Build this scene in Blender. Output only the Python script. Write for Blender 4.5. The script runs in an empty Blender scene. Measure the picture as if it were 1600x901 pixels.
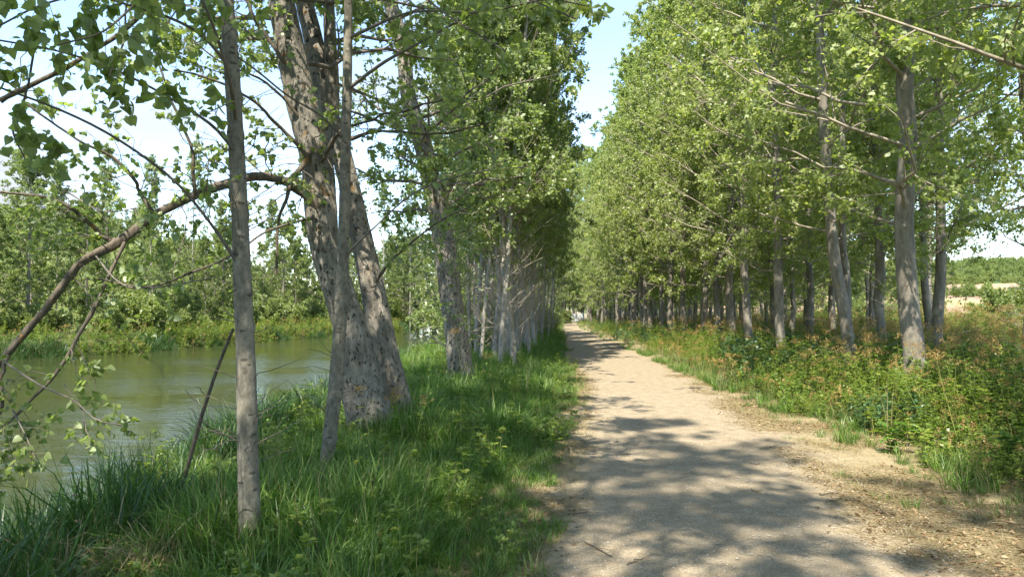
import bpy, math
import numpy as np
from math import radians, sin, cos, pi

# ------------------------------------------------------------------ camera, world, sun, exposure
scene = bpy.context.scene
COL = scene.collection
F_PX, CX, CY, HORIZON, EYE = 1100.0, 800.0, 450.5, 487.0, 1.6
PITCH = math.atan((HORIZON - CY) / F_PX)
cam_d = bpy.data.cameras.new('camera'); cam = bpy.data.objects.new('camera', cam_d); COL.objects.link(cam)
cam_d.sensor_width = 36; cam_d.lens = 36 * F_PX / 1600
cam_d.clip_start = 0.05; cam_d.clip_end = 9000
cam.location = (0, 0, EYE); cam.rotation_euler = (pi / 2 + PITCH, 0, 0)
scene.camera = cam

SUN_AZ = radians(-162)      # clockwise from +Y (0 = straight ahead); the sun stands to the left, a little behind
SUN_EL = radians(56)
world = bpy.data.worlds.new('World'); scene.world = world; world.use_nodes = True
wn, wl = world.node_tree.nodes, world.node_tree.links
wn.clear()
w_out = wn.new('ShaderNodeOutputWorld'); w_bg = wn.new('ShaderNodeBackground')
sky = wn.new('ShaderNodeTexSky'); sky.sky_type = 'NISHITA'; sky.sun_disc = False
sky.sun_elevation = SUN_EL; sky.sun_rotation = SUN_AZ; sky.air_density = 1.0; sky.dust_density = 0.05; sky.ozone_density = 1.0
w_bg.inputs['Strength'].default_value = 0.115
tc = wn.new('ShaderNodeTexCoord'); mp = wn.new('ShaderNodeMapping'); mp.inputs['Scale'].default_value = (1.0, 1.0, 2.2)
mp.inputs['Location'].default_value = (0.35, 0.0, 0.1)
nz = wn.new('ShaderNodeTexNoise'); nz.inputs['Scale'].default_value = 2.3; nz.inputs['Detail'].default_value = 9; nz.inputs['Roughness'].default_value = 0.55
cr = wn.new('ShaderNodeValToRGB'); cr.color_ramp.elements[0].position = 0.49; cr.color_ramp.elements[1].position = 0.68
mix = wn.new('ShaderNodeMix'); mix.data_type = 'RGBA'
mix.inputs['B'].default_value = (1.8, 1.9, 2.05, 1)
wl.new(tc.outputs['Generated'], mp.inputs['Vector']); wl.new(mp.outputs['Vector'], nz.inputs['Vector'])
wl.new(nz.outputs['Fac'], cr.inputs['Fac']); wl.new(cr.outputs['Color'], mix.inputs['Factor'])
wl.new(sky.outputs['Color'], mix.inputs['A']); wl.new(mix.outputs['Result'], w_bg.inputs['Color'])
wl.new(w_bg.outputs['Background'], w_out.inputs['Surface'])

sun_d = bpy.data.lights.new('sun', 'SUN'); sun = bpy.data.objects.new('sun', sun_d); COL.objects.link(sun)
sun_d.energy = 3.1; sun_d.angle = radians(0.55); sun_d.color = (1.0, 0.945, 0.84)
# lamp shines along -Z; point -Z away from the sun's place in the sky
_s = (sin(SUN_AZ) * cos(SUN_EL), cos(SUN_AZ) * cos(SUN_EL), sin(SUN_EL))
from mathutils import Vector, Matrix
sun.rotation_euler = Vector(_s).to_track_quat('Z', 'Y').to_euler()
sun.location = (_s[0] * 60, _s[1] * 60, _s[2] * 60)

scene.view_settings.view_transform = 'Standard'; scene.view_settings.look = 'None'
scene.view_settings.exposure = 2.08; scene.view_settings.gamma = 1.0

# ------------------------------------------------------------------ helpers
def at(px, py, d):
    """a point seen at pixel (px, py) of the 1600x901 photograph, d metres ahead"""
    u = (px - CX) / F_PX; v = (CY - py) / F_PX
    t = d / (cos(PITCH) - v * sin(PITCH))
    return np.array([u * t, d, EYE + t * (sin(PITCH) + v * cos(PITCH))])

def tag(o, label=None, cat=None, group=None, kind=None):
    if label: o['label'] = label
    if cat: o['category'] = cat
    if group: o['group'] = group
    if kind: o['kind'] = kind
    return o

def unit(a):
    return a / np.maximum(np.linalg.norm(a, axis=-1, keepdims=True), 1e-9)

class Geo:
    def __init__(s): s.V = []; s.Q = []; s.T = []; s.nv = 0; s.qa = []; s.ta = []; s.qm = []; s.tm = []
    def add(s, V, Q=None, T=None, v=0.5, m=0):
        V = np.asarray(V, float).reshape(-1, 3); s.V.append(V)
        if Q is not None and len(Q):
            Q = np.asarray(Q); s.Q.append(Q + s.nv); s.qa.append(np.broadcast_to(v, (len(Q),))); s.qm.append(np.broadcast_to(m, (len(Q),)))
        if T is not None and len(T):
            T = np.asarray(T); s.T.append(T + s.nv); s.ta.append(np.broadcast_to(v, (len(T),))); s.tm.append(np.broadcast_to(m, (len(T),)))
        s.nv += len(V)
    def mesh(s, name, mats, smooth=True):
        V = np.concatenate(s.V); nq = sum(map(len, s.Q)); nt = sum(map(len, s.T))
        idx = []; 
        if nq: idx.append(np.concatenate(s.Q).ravel())
        if nt: idx.append(np.concatenate(s.T).ravel())
        idx = np.concatenate(idx).astype(np.int32)
        me = bpy.data.meshes.new(name)
        me.vertices.add(len(V)); me.vertices.foreach_set('co', V.astype(np.float32).ravel())
        me.loops.add(len(idx)); me.loops.foreach_set('vertex_index', idx)
        me.polygons.add(nq + nt)
        ls = np.concatenate([np.arange(nq) * 4, nq * 4 + np.arange(nt) * 3]).astype(np.int32)
        me.polygons.foreach_set('loop_start', ls)
        mi = np.concatenate(s.qm + s.tm).astype(np.int32)
        me.polygons.foreach_set('material_index', mi)
        me.polygons.foreach_set('use_smooth', np.full(nq + nt, smooth))
        a = me.attributes.new('v', 'FLOAT', 'FACE'); a.data.foreach_set('value', np.concatenate(s.qa + s.ta).astype(np.float32))
        me.update(calc_edges=True)
        for m in mats: me.materials.append(m)
        return me
    def obj(s, name, mats, parent=None, smooth=True):
        return link(name, s.mesh(name, mats, smooth), parent)

def link(name, me, parent=None, loc=None):
    o = bpy.data.objects.new(name, me); COL.objects.link(o)
    if parent: o.parent = parent
    if loc is not None: o.location = loc
    return o

def tubes(g, P, R, sides=5, v=0.5, m=0, lump=None):
    """P (n,k,3) centre lines, R (n,k) radii"""
    P = np.asarray(P, float); R = np.asarray(R, float)
    n, k, _ = P.shape
    T = unit(np.gradient(P, axis=1))
    ch = unit(P[:, -1] - P[:, 0])
    ref = np.zeros((n, 3)); ref[np.arange(n), np.argmin(np.abs(ch), axis=1)] = 1
    n1 = unit(np.cross(T, ref[:, None, :])); n2 = np.cross(T, n1)
    a = np.arange(sides) * 2 * pi / sides
    ring = n1[:, :, None, :] * np.cos(a)[None, None, :, None] + n2[:, :, None, :] * np.sin(a)[None, None, :, None]
    rr = R[:, :, None, None] * (1 if lump is None else lump[..., None])
    V = P[:, :, None, :] + ring * rr
    i = np.arange(n)[:, None, None] * k * sides + np.arange(k - 1)[None, :, None] * sides
    s0 = np.arange(sides)[None, None, :]; s1 = (s0 + 1) % sides
    Q = np.stack([i + s0, i + s1, i + sides + s1, i + sides + s0], -1).reshape(-1, 4)
    vv = v if np.isscalar(v) else np.repeat(v, (k - 1) * sides)
    g.add(V, Q, v=vv, m=m)

def leaves(g, pos, d, nr, L, w=0.42, m=0, v=None, rng=None, fold=0.12, detail=False):
    n = len(pos); d = unit(d); nr = unit(nr - (nr * d).sum(-1, keepdims=True) * d); s = np.cross(d, nr)
    L = np.broadcast_to(L, (n,))[:, None]
    if v is None: v = rng.random(n)
    if not detail:
        a = pos; b = pos + d * L * .33 + s * L * w + nr * L * fold; c = pos + d * L; e = pos + d * L * .33 - s * L * w + nr * L * fold
        V = np.stack([a, b, c, e], 1)
        g.add(V, np.arange(4 * n).reshape(n, 4), v=v, m=m)
    else:
        out = [(0, 0, 0), (.30, -.04, .05), (.47, .10, .08), (.46, .32, .09), (.27, .66, .06), (0, 1, -.06), (-.27, .66, .06), (-.46, .32, .09), (-.47, .10, .08), (-.30, -.04, .05), (0, .35, 0)]
        V = np.stack([pos + d * L * y + s * L * x * (w / .5) + nr * L * z for x, y, z in out], 1)
        base = np.arange(n)[:, None] * 11
        Q = np.concatenate([base + np.array(q) for q in ((0, 1, 2, 10), (10, 2, 3, 4), (10, 4, 5, 6), (10, 6, 7, 8), (0, 10, 8, 9))], 1).reshape(-1, 4)
        g.add(V, Q, v=np.repeat(v, 5), m=m)

def rvec(rng, n): return unit(rng.normal(size=(n, 3)))

def sample(P, R, ids, t):
    k = P.shape[1]; f = np.clip(t, 0, 1) * (k - 1); i = np.minimum(f.astype(int), k - 2); w = (f - i)[:, None]
    p = P[ids, i] * (1 - w) + P[ids, i + 1] * w
    r = R[ids, i] * (1 - w[:, 0]) + R[ids, i + 1] * w[:, 0]
    return p, unit(P[ids, i + 1] - P[ids, i]), r

def spawn(rng, P, R, per, t0, t1, L, ang=(35, 70), k=4, up=0.15, droop=0.1, rs=0.6, rtip=0.0025, wob=0.05, taper_len=True):
    n = len(P); ids = np.repeat(np.arange(n), per); N = len(ids)
    t = t0 + (t1 - t0) * rng.random(N)
    p, T, r = sample(P, R, ids, t)
    q = rvec(rng, N); q = unit(q - (q * T).sum(-1, keepdims=True) * T)
    a = np.radians(ang[0] + (ang[1] - ang[0]) * rng.random(N))[:, None]
    d = unit(T * np.cos(a) + q * np.sin(a) + np.array([0, 0, up]))
    LL = (L[ids] if isinstance(L, np.ndarray) else L) * (0.6 + 0.6 * rng.random(N)) * ((1.15 - 0.6 * t) if taper_len else 1)
    s = np.linspace(0, 1, k)
    W = np.cumsum(rng.normal(size=(N, k, 3)) * wob, axis=1); W -= W[:, :1]
    P2 = p[:, None] + d[:, None] * (LL[:, None] * s)[..., None] + W * LL[:, None, None]
    P2[..., 2] -= droop * LL[:, None] * s ** 2
    r0 = np.minimum(r * rs, 0.02 + 0.02 * LL)
    R2 = np.maximum(r0[:, None] * (1 - s * .75), rtip)
    return P2, R2, LL

def leaf_on(g, rng, P, per, size, m=0, t0=0.1, spread=0.05, hang=0.5, sizevar=0.5, **kw):
    n = len(P); ids = np.repeat(np.arange(n), per); N = len(ids)
    p, T, _ = sample(P, np.zeros(P.shape[:2]), ids, t0 + (1 - t0) * rng.random(N))
    p = p + rvec(rng, N) * spread * rng.random((N, 1))
    d = rvec(rng, N) + T * .4; d[:, 2] -= hang
    leaves(g, p, d, rvec(rng, N), size * (1 - sizevar / 2 + sizevar * rng.random(N)), m=m, rng=rng, **kw)

def smooth_path(pts, k):
    """Catmull-Rom through pts [(x,y,z,r)...] -> k samples"""
    p = np.asarray(pts, float); p = np.vstack([2 * p[0] - p[1], p, 2 * p[-1] - p[-2]])
    n = len(p) - 3; u = np.linspace(0, n - 1e-6, k); i = u.astype(int); f = (u - i)[:, None]
    a, b, c, d = p[i], p[i + 1], p[i + 2], p[i + 3]
    q = .5 * (2 * b + (c - a) * f + (2 * a - 5 * b + 4 * c - d) * f ** 2 + (3 * b - a - 3 * c + d) * f ** 3)
    return q

def lumps(rng, k, sides, amp, fine=0.0):
    a = np.arange(sides) * 2 * pi / sides; h = np.arange(k)
    o = np.ones((1, k, sides))
    for j in range(5):
        f = rng.integers(1, 5); o[0] += amp / 2 * np.sin(f * a[None, :] + rng.random() * 6 + h[:, None] * rng.normal() * .12) * np.sin(h[:, None] * (.05 + .15 * rng.random()) + rng.random() * 6)
    return o + fine * rng.normal(size=o.shape)

# value noise for placement
def vnoise(x, y, s, seed=0):
    x = np.asarray(x, float) / s; y = np.asarray(y, float) / s
    xi = np.floor(x).astype(np.int64); yi = np.floor(y).astype(np.int64); fx = x - xi; fy = y - yi
    fx = fx * fx * (3 - 2 * fx); fy = fy * fy * (3 - 2 * fy)
    def h(a, b):
        q = (a * 374761393 + b * 668265263 + seed * 1442695041) & 0x7fffffff
        q = ((q ^ (q >> 13)) * 1274126177) & 0x7fffffff
        return ((q ^ (q >> 16)) & 0xffff) / 65535.0
    return (h(xi, yi) * (1 - fx) + h(xi + 1, yi) * fx) * (1 - fy) + (h(xi, yi + 1) * (1 - fx) + h(xi + 1, yi + 1) * fx) * fy
def sst(a, b, x): t = np.clip((x - a) / (b - a), 0, 1); return t * t * (3 - 2 * t)

# ------------------------------------------------------------------ materials
def newmat(name):
    m = bpy.data.materials.new(name); m.use_nodes = True; nt = m.node_tree; nt.nodes.clear()
    o = nt.nodes.new('ShaderNodeOutputMaterial'); return m, nt.nodes, nt.links, o
def ramp(n, stops):
    r = n.new('ShaderNodeValToRGB'); e = r.color_ramp.elements
    e[0].position = stops[0][0]; e[0].color = (*stops[0][1], 1); e[1].position = stops[-1][0]; e[1].color = (*stops[-1][1], 1)
    for p, c in stops[1:-1]: x = e.new(p); x.color = (*c, 1)
    return r
def mixc(n, l, f, a, b, mode='MIX'):
    x = n.new('ShaderNodeMix'); x.data_type = 'RGBA'; x.blend_type = mode
    for s, val in (('Factor', f), ('A', a), ('B', b)):
        if isinstance(val, (int, float)): x.inputs[s].default_value = val
        elif isinstance(val, tuple): x.inputs[s].default_value = (*val, 1)
        else: l.new(val, x.inputs[s])
    return x.outputs['Result']
def mth(n, l, op, a, b=0.0, clamp=False):
    x = n.new('ShaderNodeMath'); x.operation = op; x.use_clamp = clamp
    for i, val in enumerate((a, b)):
        if isinstance(val, (int, float)): x.inputs[i].default_value = val
        else: l.new(val, x.inputs[i])
    return x.outputs[0]
def noise(n, l, vec, scale, detail=4, rough=.55, mapping=None):
    if mapping:
        mpn = n.new('ShaderNodeMapping'); mpn.inputs['Scale'].default_value = mapping; l.new(vec, mpn.inputs['Vector']); vec = mpn.outputs['Vector']
    x = n.new('ShaderNodeTexNoise'); x.inputs['Scale'].default_value = scale; x.inputs['Detail'].default_value = detail; x.inputs['Roughness'].default_value = rough
    l.new(vec, x.inputs['Vector']); return x.outputs['Fac']

def leaf_mat(name, stops, back, trans=.45, gloss=.08, inst=.25, rough=.45):
    m, n, l, o = newmat(name)
    a = n.new('ShaderNodeAttribute'); a.attribute_name = 'v'
    oi = n.new('ShaderNodeObjectInfo')
    f = mth(n, l, 'ADD', mth(n, l, 'MULTIPLY', a.outputs['Fac'], 1 - inst), mth(n, l, 'MULTIPLY', oi.outputs['Random'], inst))
    r = ramp(n, stops); l.new(f, r.inputs['Fac'])
    geo = n.new('ShaderNodeNewGeometry')
    c = mixc(n, l, mth(n, l, 'MULTIPLY', geo.outputs['Backfacing'], .5), r.outputs['Color'], back)
    d = n.new('ShaderNodeBsdfDiffuse'); l.new(c, d.inputs['Color'])
    t = n.new('ShaderNodeBsdfTranslucent'); l.new(mixc(n, l, 1.0, c, (1.2, 1.28, .7), 'MULTIPLY'), t.inputs['Color'])
    ms = n.new('ShaderNodeMixShader'); ms.inputs[0].default_value = trans; l.new(d.outputs[0], ms.inputs[1]); l.new(t.outputs[0], ms.inputs[2])
    g = n.new('ShaderNodeBsdfGlossy'); g.inputs['Roughness'].default_value = rough; g.inputs['Color'].default_value = (.9, .95, .9, 1)
    m2 = n.new('ShaderNodeMixShader'); m2.inputs[0].default_value = gloss; l.new(ms.outputs[0], m2.inputs[1]); l.new(g.outputs[0], m2.inputs[2])
    l.new(m2.outputs[0], o.inputs['Surface']); return m

def bark_mat(name, dark, mid, light, lichen=0.0, ridge=1.0, scars=0.0, bump=.6, vstretch=.22, ns=14, zl=None, pits=False):
    m, n, l, o = newmat(name)
    t = n.new('ShaderNodeTexCoord'); vec = t.outputs['Object']
    n1 = noise(n, l, vec, ns, 7, .65, (1, 1, vstretch))
    n2 = noise(n, l, vec, 2.2, 4, .6)
    r = ramp(n, [(.3, dark), (.5, mid), (.72, light)]); l.new(n1, r.inputs['Fac'])
    c = mixc(n, l, mth(n, l, 'MULTIPLY', n2, .55), r.outputs['Color'], light)
    fine = noise(n, l, vec, 70, 3, .7, (1, 1, .5))
    c = mixc(n, l, .5, c, ramp_c(n, l, fine, (.55, .55, .55), (1.35, 1.35, 1.35)), 'MULTIPLY')
    h = n1
    if pits:
        pn = noise(n, l, vec, 26, 3, .6, (1, 1, .55)); pf = mth(n, l, 'MULTIPLY', mth(n, l, 'SUBTRACT', pn, .58, True), 14, True)
        c = mixc(n, l, mth(n, l, 'MULTIPLY', pf, .85), c, tuple(x * .7 for x in dark)); h = mth(n, l, 'SUBTRACT', h, mth(n, l, 'MULTIPLY', pf, .5))
    if scars:
        vo = n.new('ShaderNodeTexVoronoi'); mpn = n.new('ShaderNodeMapping'); mpn.inputs['Scale'].default_value = (7, 7, 16)
        l.new(vec, mpn.inputs['Vector']); l.new(mpn.outputs['Vector'], vo.inputs['Vector']); vo.inputs['Scale'].default_value = 1.0
        sc = mth(n, l, 'LESS_THAN', vo.outputs['Distance'], .17)
        c = mixc(n, l, mth(n, l, 'MULTIPLY', sc, scars), c, tuple(x * .35 for x in mid))
    if lichen:
        ln = noise(n, l, vec, 5.5, 5, .7)
        lf = mth(n, l, 'MULTIPLY', mth(n, l, 'SUBTRACT', ln, .66 - lichen * .10, True), 12, True)
        if zl:
            sx = n.new('ShaderNodeSeparateXYZ'); l.new(vec, sx.inputs[0]); lf = mth(n, l, 'MULTIPLY', lf, mth(n, l, 'MULTIPLY', mth(n, l, 'SUBTRACT', sx.outputs[2], zl[0]), 1 / (zl[1] - zl[0]), True))
        sp = noise(n, l, vec, 60, 2, .6)
        lf = mth(n, l, 'MULTIPLY', lf, mth(n, l, 'GREATER_THAN', sp, .47))
        c = mixc(n, l, lf, c, (.36, .19, .045))
    b = n.new('ShaderNodeBsdfPrincipled'); l.new(c, b.inputs['Base Color']); b.inputs['Roughness'].default_value = .9
    b.inputs['Specular IOR Level'].default_value = .2
    bp = n.new('ShaderNodeBump'); bp.inputs['Strength'].default_value = bump; bp.inputs['Distance'].default_value = .02 * ridge
    l.new(mth(n, l, 'ADD', h, mth(n, l, 'MULTIPLY', fine, .3)), bp.inputs['Height']); l.new(bp.outputs[0], b.inputs['Normal'])
    l.new(b.outputs[0], o.inputs['Surface']); return m
def ramp_c(n, l, f, a, b):
    r = ramp(n, [(.3, a), (.7, b)]); l.new(f, r.inputs['Fac']); return r.outputs['Color']

def plain(name, col, rough=.8, var=.25, scale=30, metal=0):
    m, n, l, o = newmat(name); t = n.new('ShaderNodeTexCoord')
    f = noise(n, l, t.outputs['Object'], scale, 4)
    r = ramp(n, [(.25, tuple(c * (1 - var) for c in col)), (.75, tuple(min(1, c * (1 + var)) for c in col))]); l.new(f, r.inputs['Fac'])
    b = n.new('ShaderNodeBsdfPrincipled'); l.new(r.outputs['Color'], b.inputs['Base Color']); b.inputs['Roughness'].default_value = rough; b.inputs['Metallic'].default_value = metal
    l.new(b.outputs[0], o.inputs['Surface']); return m

M = {}
M['poplar_leaf'] = leaf_mat('poplar leaf', [(0, (.15, .20, .045)), (.5, (.29, .35, .08)), (.85, (.39, .43, .11)), (1, (.50, .50, .18))], (.32, .37, .17), gloss=.04, trans=.58, rough=.55)
M['bank_leaf'] = leaf_mat('bank leaf', [(0, (.10, .15, .038)), (.5, (.21, .275, .065)), (.9, (.30, .36, .09)), (1, (.40, .42, .14))], (.25, .30, .14), gloss=.05, trans=.58, rough=.5)
M['bush_leaf'] = leaf_mat('bush leaf', [(0, (.11, .16, .035)), (.5, (.21, .265, .06)), (1, (.34, .37, .10))], (.21, .25, .11), trans=.5, gloss=.03)
M['grass'] = leaf_mat('grass blade', [(0, (.045, .095, .014)), (.5, (.11, .20, .03)), (.9, (.22, .32, .06)), (1, (.22, .27, .07))], (.09, .19, .03), trans=.4, gloss=.03)
M['reed'] = leaf_mat('reed blade', [(0, (.020, .055, .012)), (.6, (.042, .105, .016)), (.95, (.08, .16, .03)), (1, (.22, .20, .08))], (.06, .12, .02), trans=.3, gloss=.04)
M['straw'] = leaf_mat('straw', [(0, (.21, .15, .07)), (.6, (.33, .26, .13)), (1, (.46, .38, .22))], (.4, .32, .18), trans=.25, gloss=.03)
M['weed'] = leaf_mat('weed leaf', [(0, (.07, .13, .014)), (.45, (.15, .225, .025)), (.85, (.26, .31, .045)), (1, (.42, .34, .08))], (.2, .26, .05), trans=.45, gloss=.05)
M['weed_stem'] = leaf_mat('weed stem', [(0, (.16, .22, .05)), (.7, (.30, .32, .09)), (1, (.40, .25, .10))], (.25, .25, .1), trans=.1, gloss=.05)
M['seed'] = leaf_mat('seed head', [(0, (.20, .12, .035)), (.5, (.34, .21, .07)), (1, (.46, .36, .15))], (.4, .25, .1), trans=.3, gloss=.02)
M['bramble'] = leaf_mat('bramble leaf', [(0, (.025, .075, .02)), (.5, (.05, .13, .03)), (1, (.12, .21, .05))], (.13, .18, .10), trans=.35, gloss=.12)
M['deadleaf'] = leaf_mat('dead leaf', [(0, (.13, .075, .04)), (.5, (.26, .17, .09)), (1, (.44, .33, .19))], (.3, .22, .14), trans=.1, gloss=.03)
M['bark_old'] = bark_mat('old rough bark', (.025, .021, .017), (.165, .145, .113), (.34, .305, .245), lichen=.8, ridge=2.2, bump=1.0, ns=15, zl=(1.6, 3.6), pits=True)
M['bark_clear'] = bark_mat('old rough bark without lichen', (.045, .038, .03), (.21, .18, .14), (.38, .335, .27), lichen=0, ridge=1.8, bump=1.0, ns=15)
M['bark_slim'] = bark_mat('slim grey bark', (.033, .028, .022), (.135, .120, .092), (.28, .252, .19), lichen=0, scars=.75, bump=.5, vstretch=.6, ns=22)
M['bark_poplar'] = bark_mat('pale poplar bark', (.06, .05, .038), (.175, .153, .12), (.29, .26, .208), lichen=.3, ridge=1.0, bump=.5, vstretch=.3, ns=10)
M['bark_thin'] = bark_mat('pale thicket bark', (.10, .085, .07), (.24, .215, .175), (.40, .37, .31), lichen=0, bump=.3, vstretch=.4, ns=12)
M['limb_bark'] = bark_mat('lichened limb bark', (.03, .024, .018), (.095, .076, .056), (.18, .15, .11), lichen=.7, bump=.7, ns=24)
M['twig'] = plain('twig bark', (.13, .108, .085), .9, .4, 8)
M['twig_pale'] = plain('pale twig bark', (.27, .23, .17), .9, .4, 8)
M['metal'] = plain('galvanised fence metal', (.55, .57, .58), .5, .12, 5)
M['wire'] = plain('green fence wire', (.22, .30, .27), .6, .1, 5)

# ground and path share the litter colours
def ground_mat(name, is_path):
    m, n, l, o = newmat(name)
    t = n.new('ShaderNodeTexCoord'); vec = t.outputs['Object']
    a = n.new('ShaderNodeAttribute'); a.attribute_name = 'edge'     # metres outside the trodden strip
    big = noise(n, l, vec, .9, 5, .6); mid = noise(n, l, vec, 6, 5, .6); fine = noise(n, l, vec, 32, 5, .8); grit = noise(n, l, vec, 95, 3, .7)
    sand = ramp_c(n, l, mid, (.25, .20, .13), (.355, .295, .205))
    gr = ramp(n, [(.30, (.34, .33, .33)), (.44, (.80, .79, .79)), (.56, (1.0, 1, .98)), (.68, (1.5, 1.42, 1.3))]); l.new(grit, gr.inputs['Fac'])
    sand = mixc(n, l, .85, sand, gr.outputs['Color'], 'MULTIPLY')
    sand = mixc(n, l, .6, sand, ramp_c(n, l, fine, (.62, .60, .58), (1.22, 1.2, 1.2)), 'MULTIPLY')
    vo = n.new('ShaderNodeTexVoronoi'); vo.inputs['Scale'].default_value = 60; l.new(vec, vo.inputs['Vector'])
    wrp = ramp(n, [(0, (.27, .20, .11)), (.35, (.17, .13, .08)), (.6, (.35, .28, .16)), (1, (.20, .18, .09))])
    sep = n.new('ShaderNodeSeparateColor'); l.new(vo.outputs['Color'], sep.inputs['Color']); l.new(sep.outputs['Red'], wrp.inputs['Fac'])
    litter = mixc(n, l, .55, wrp.outputs['Color'], ramp_c(n, l, mid, (.21, .165, .09), (.37, .30, .18)))
    litter = mixc(n, l, .8, litter, ramp_c(n, l, fine, (.55, .55, .55), (1.3, 1.3, 1.3)), 'MULTIPLY')
    e = mth(n, l, 'ADD', a.outputs['Fac'], mth(n, l, 'MULTIPLY', mth(n, l, 'SUBTRACT', big, .5), 1.3))
    e = mth(n, l, 'ADD', e, mth(n, l, 'MULTIPLY', mth(n, l, 'SUBTRACT', mid, .5), .8))
    f1 = mth(n, l, 'MULTIPLY', mth(n, l, 'ADD', e, .30), 2.2, True)
    c = mixc(n, l, f1, sand, litter)
    if not is_path:
        soil = ramp_c(n, l, mid, (.055, .060, .025), (.10, .11, .035))
        f2 = mth(n, l, 'MULTIPLY', mth(n, l, 'SUBTRACT', e, 1.1), 1.6, True)
        c = mixc(n, l, f2, c, soil)
        # open country: dry meadow, ploughed slopes, wooded ridge
        sp = n.new('ShaderNodeSeparateXYZ'); l.new(vec, sp.inputs[0])
        fn = noise(n, l, vec, .012, 2, .4, (1, .55, 1))
        fr = ramp(n, [(.0, (.27, .22, .10)), (.40, (.33, .26, .12)), (.44, (.30, .20, .13)), (.60, (.34, .235, .15)), (.65, (.16, .19, .06)), (1, (.27, .24, .11))])
        fr.color_ramp.interpolation = 'LINEAR'; l.new(fn, fr.inputs['Fac'])
        lines = n.new('ShaderNodeTexWave'); lines.inputs['Scale'].default_value = .12; lines.inputs['Distortion'].default_value = 1.5
        l.new(vec, lines.inputs['Vector'])
        fld = mixc(n, l, .35, fr.outputs['Color'], ramp_c(n, l, lines.outputs['Fac'], (.8, .8, .8), (1.15, 1.15, 1.15)), 'MULTIPLY')
        wood = noise(n, l, vec, .05, 5, .6); woodc = ramp_c(n, l, wood, (.035, .07, .03), (.09, .13, .05))
        af = n.new('ShaderNodeAttribute'); af.attribute_name = 'field'
        aw = n.new('ShaderNodeAttribute'); aw.attribute_name = 'wood'
        hn = noise(n, l, vec, .35, 5, .65)
        hillc = ramp_c(n, l, hn, (.07, .11, .025), (.20, .21, .07))
        c = mixc(n, l, af.outputs['Fac'], c, fld)
        ah = n.new('ShaderNodeAttribute'); ah.attribute_name = 'hill'
        c = mixc(n, l, ah.outputs['Fac'], c, hillc)
        c = mixc(n, l, mth(n, l, 'MULTIPLY', mth(n, l, 'SUBTRACT', mth(n, l, 'ADD', aw.outputs['Fac'], mth(n, l, 'MULTIPLY', mth(n, l, 'SUBTRACT', wood, .5), .8)), .35), 6, True), c, woodc)
    b = n.new('ShaderNodeBsdfPrincipled'); l.new(c, b.inputs['Base Color']); b.inputs['Roughness'].default_value = .95; b.inputs['Specular IOR Level'].default_value = .15
    bp = n.new('ShaderNodeBump'); bp.inputs['Strength'].default_value = .7; bp.inputs['Distance'].default_value = .012
    hh = mth(n, l, 'ADD', mth(n, l, 'MULTIPLY', grit, .5), mth(n, l, 'ADD', mth(n, l, 'MULTIPLY', fine, .8), mth(n, l, 'MULTIPLY', mid, 2.5)))
    l.new(hh, bp.inputs['Height']); l.new(bp.outputs[0], b.inputs['Normal']); l.new(b.outputs[0], o.inputs['Surface'])
    return m
M['ground'] = ground_mat('ground earth', False); M['path'] = ground_mat('sandy path gravel', True)

m, n, l, o = newmat('river water'); M['water'] = m
t = n.new('ShaderNodeTexCoord'); vec = t.outputs['Object']
b = n.new('ShaderNodeBsdfPrincipled'); b.inputs['Base Color'].default_value = (.042, .048, .017, 1); b.inputs['Roughness'].default_value = .06
b.inputs['IOR'].default_value = 1.333; b.inputs['Specular IOR Level'].default_value = .5
wv = noise(n, l, vec, 5.0, 4, .6, (.55, 1, 1)); wb = noise(n, l, vec, .5, 3, .5, (.6, 1, 1)); wp = noise(n, l, vec, .13, 3, .5, (.5, 1, 1))
amp = mth(n, l, 'MULTIPLY', mth(n, l, 'SUBTRACT', wp, .38, True), 4, True)
h = mth(n, l, 'ADD', mth(n, l, 'MULTIPLY', wv, mth(n, l, 'ADD', mth(n, l, 'MULTIPLY', amp, .8), .15)), mth(n, l, 'MULTIPLY', wb, 1.5))
bp = n.new('ShaderNodeBump'); bp.inputs['Strength'].default_value = .7; bp.inputs['Distance'].default_value = .05
l.new(h, bp.inputs['Height']); l.new(bp.outputs[0], b.inputs['Normal']); l.new(b.outputs[0], o.inputs['Surface'])

# ------------------------------------------------------------------ lie of the land
_ys = np.linspace(-40, 200, 961)
def curve(pts, w=13):
    a = np.interp(_ys, *zip(*pts)); pad = np.concatenate([np.full(w, a[0]) + (np.arange(-w, 0)) * (a[1] - a[0]), a, np.full(w, a[-1]) + np.arange(1, w + 1) * (a[-1] - a[-2])])
    ker = np.hanning(2 * w + 1); ker /= ker.sum(); s = np.convolve(pad, ker, 'valid')
    return lambda y: np.interp(y, _ys, s)
PC = curve([(-40, -6), (0, .7), (4.2, 1.40), (8.2, 2.12), (15.3, 2.85), (23.5, 3.4), (39, 4.16), (70, 5.9), (115, 9.7), (200, 20)])
HW = curve([(-40, 1.5), (4, 1.42), (23, 1.40), (39, 1.2), (70, .95), (115, .9), (200, .9)])
XS = curve([(-40, -5.4), (3, -4.6), (8, -4.9), (15, -5.2), (30, -5.4), (60, -5.6), (106, -9.5), (140, -13), (200, -22)], 20)
XF = curve([(-40, -42), (20, -36), (42, -31.5), (49, -27.5), (58, -26), (74, -23.6), (82, -21), (106, -17), (140, -16.5), (200, -24.5)], 12)
WATER = -1.3
def edge(x, y): return np.abs(x - PC(y)) - HW(y)
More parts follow.
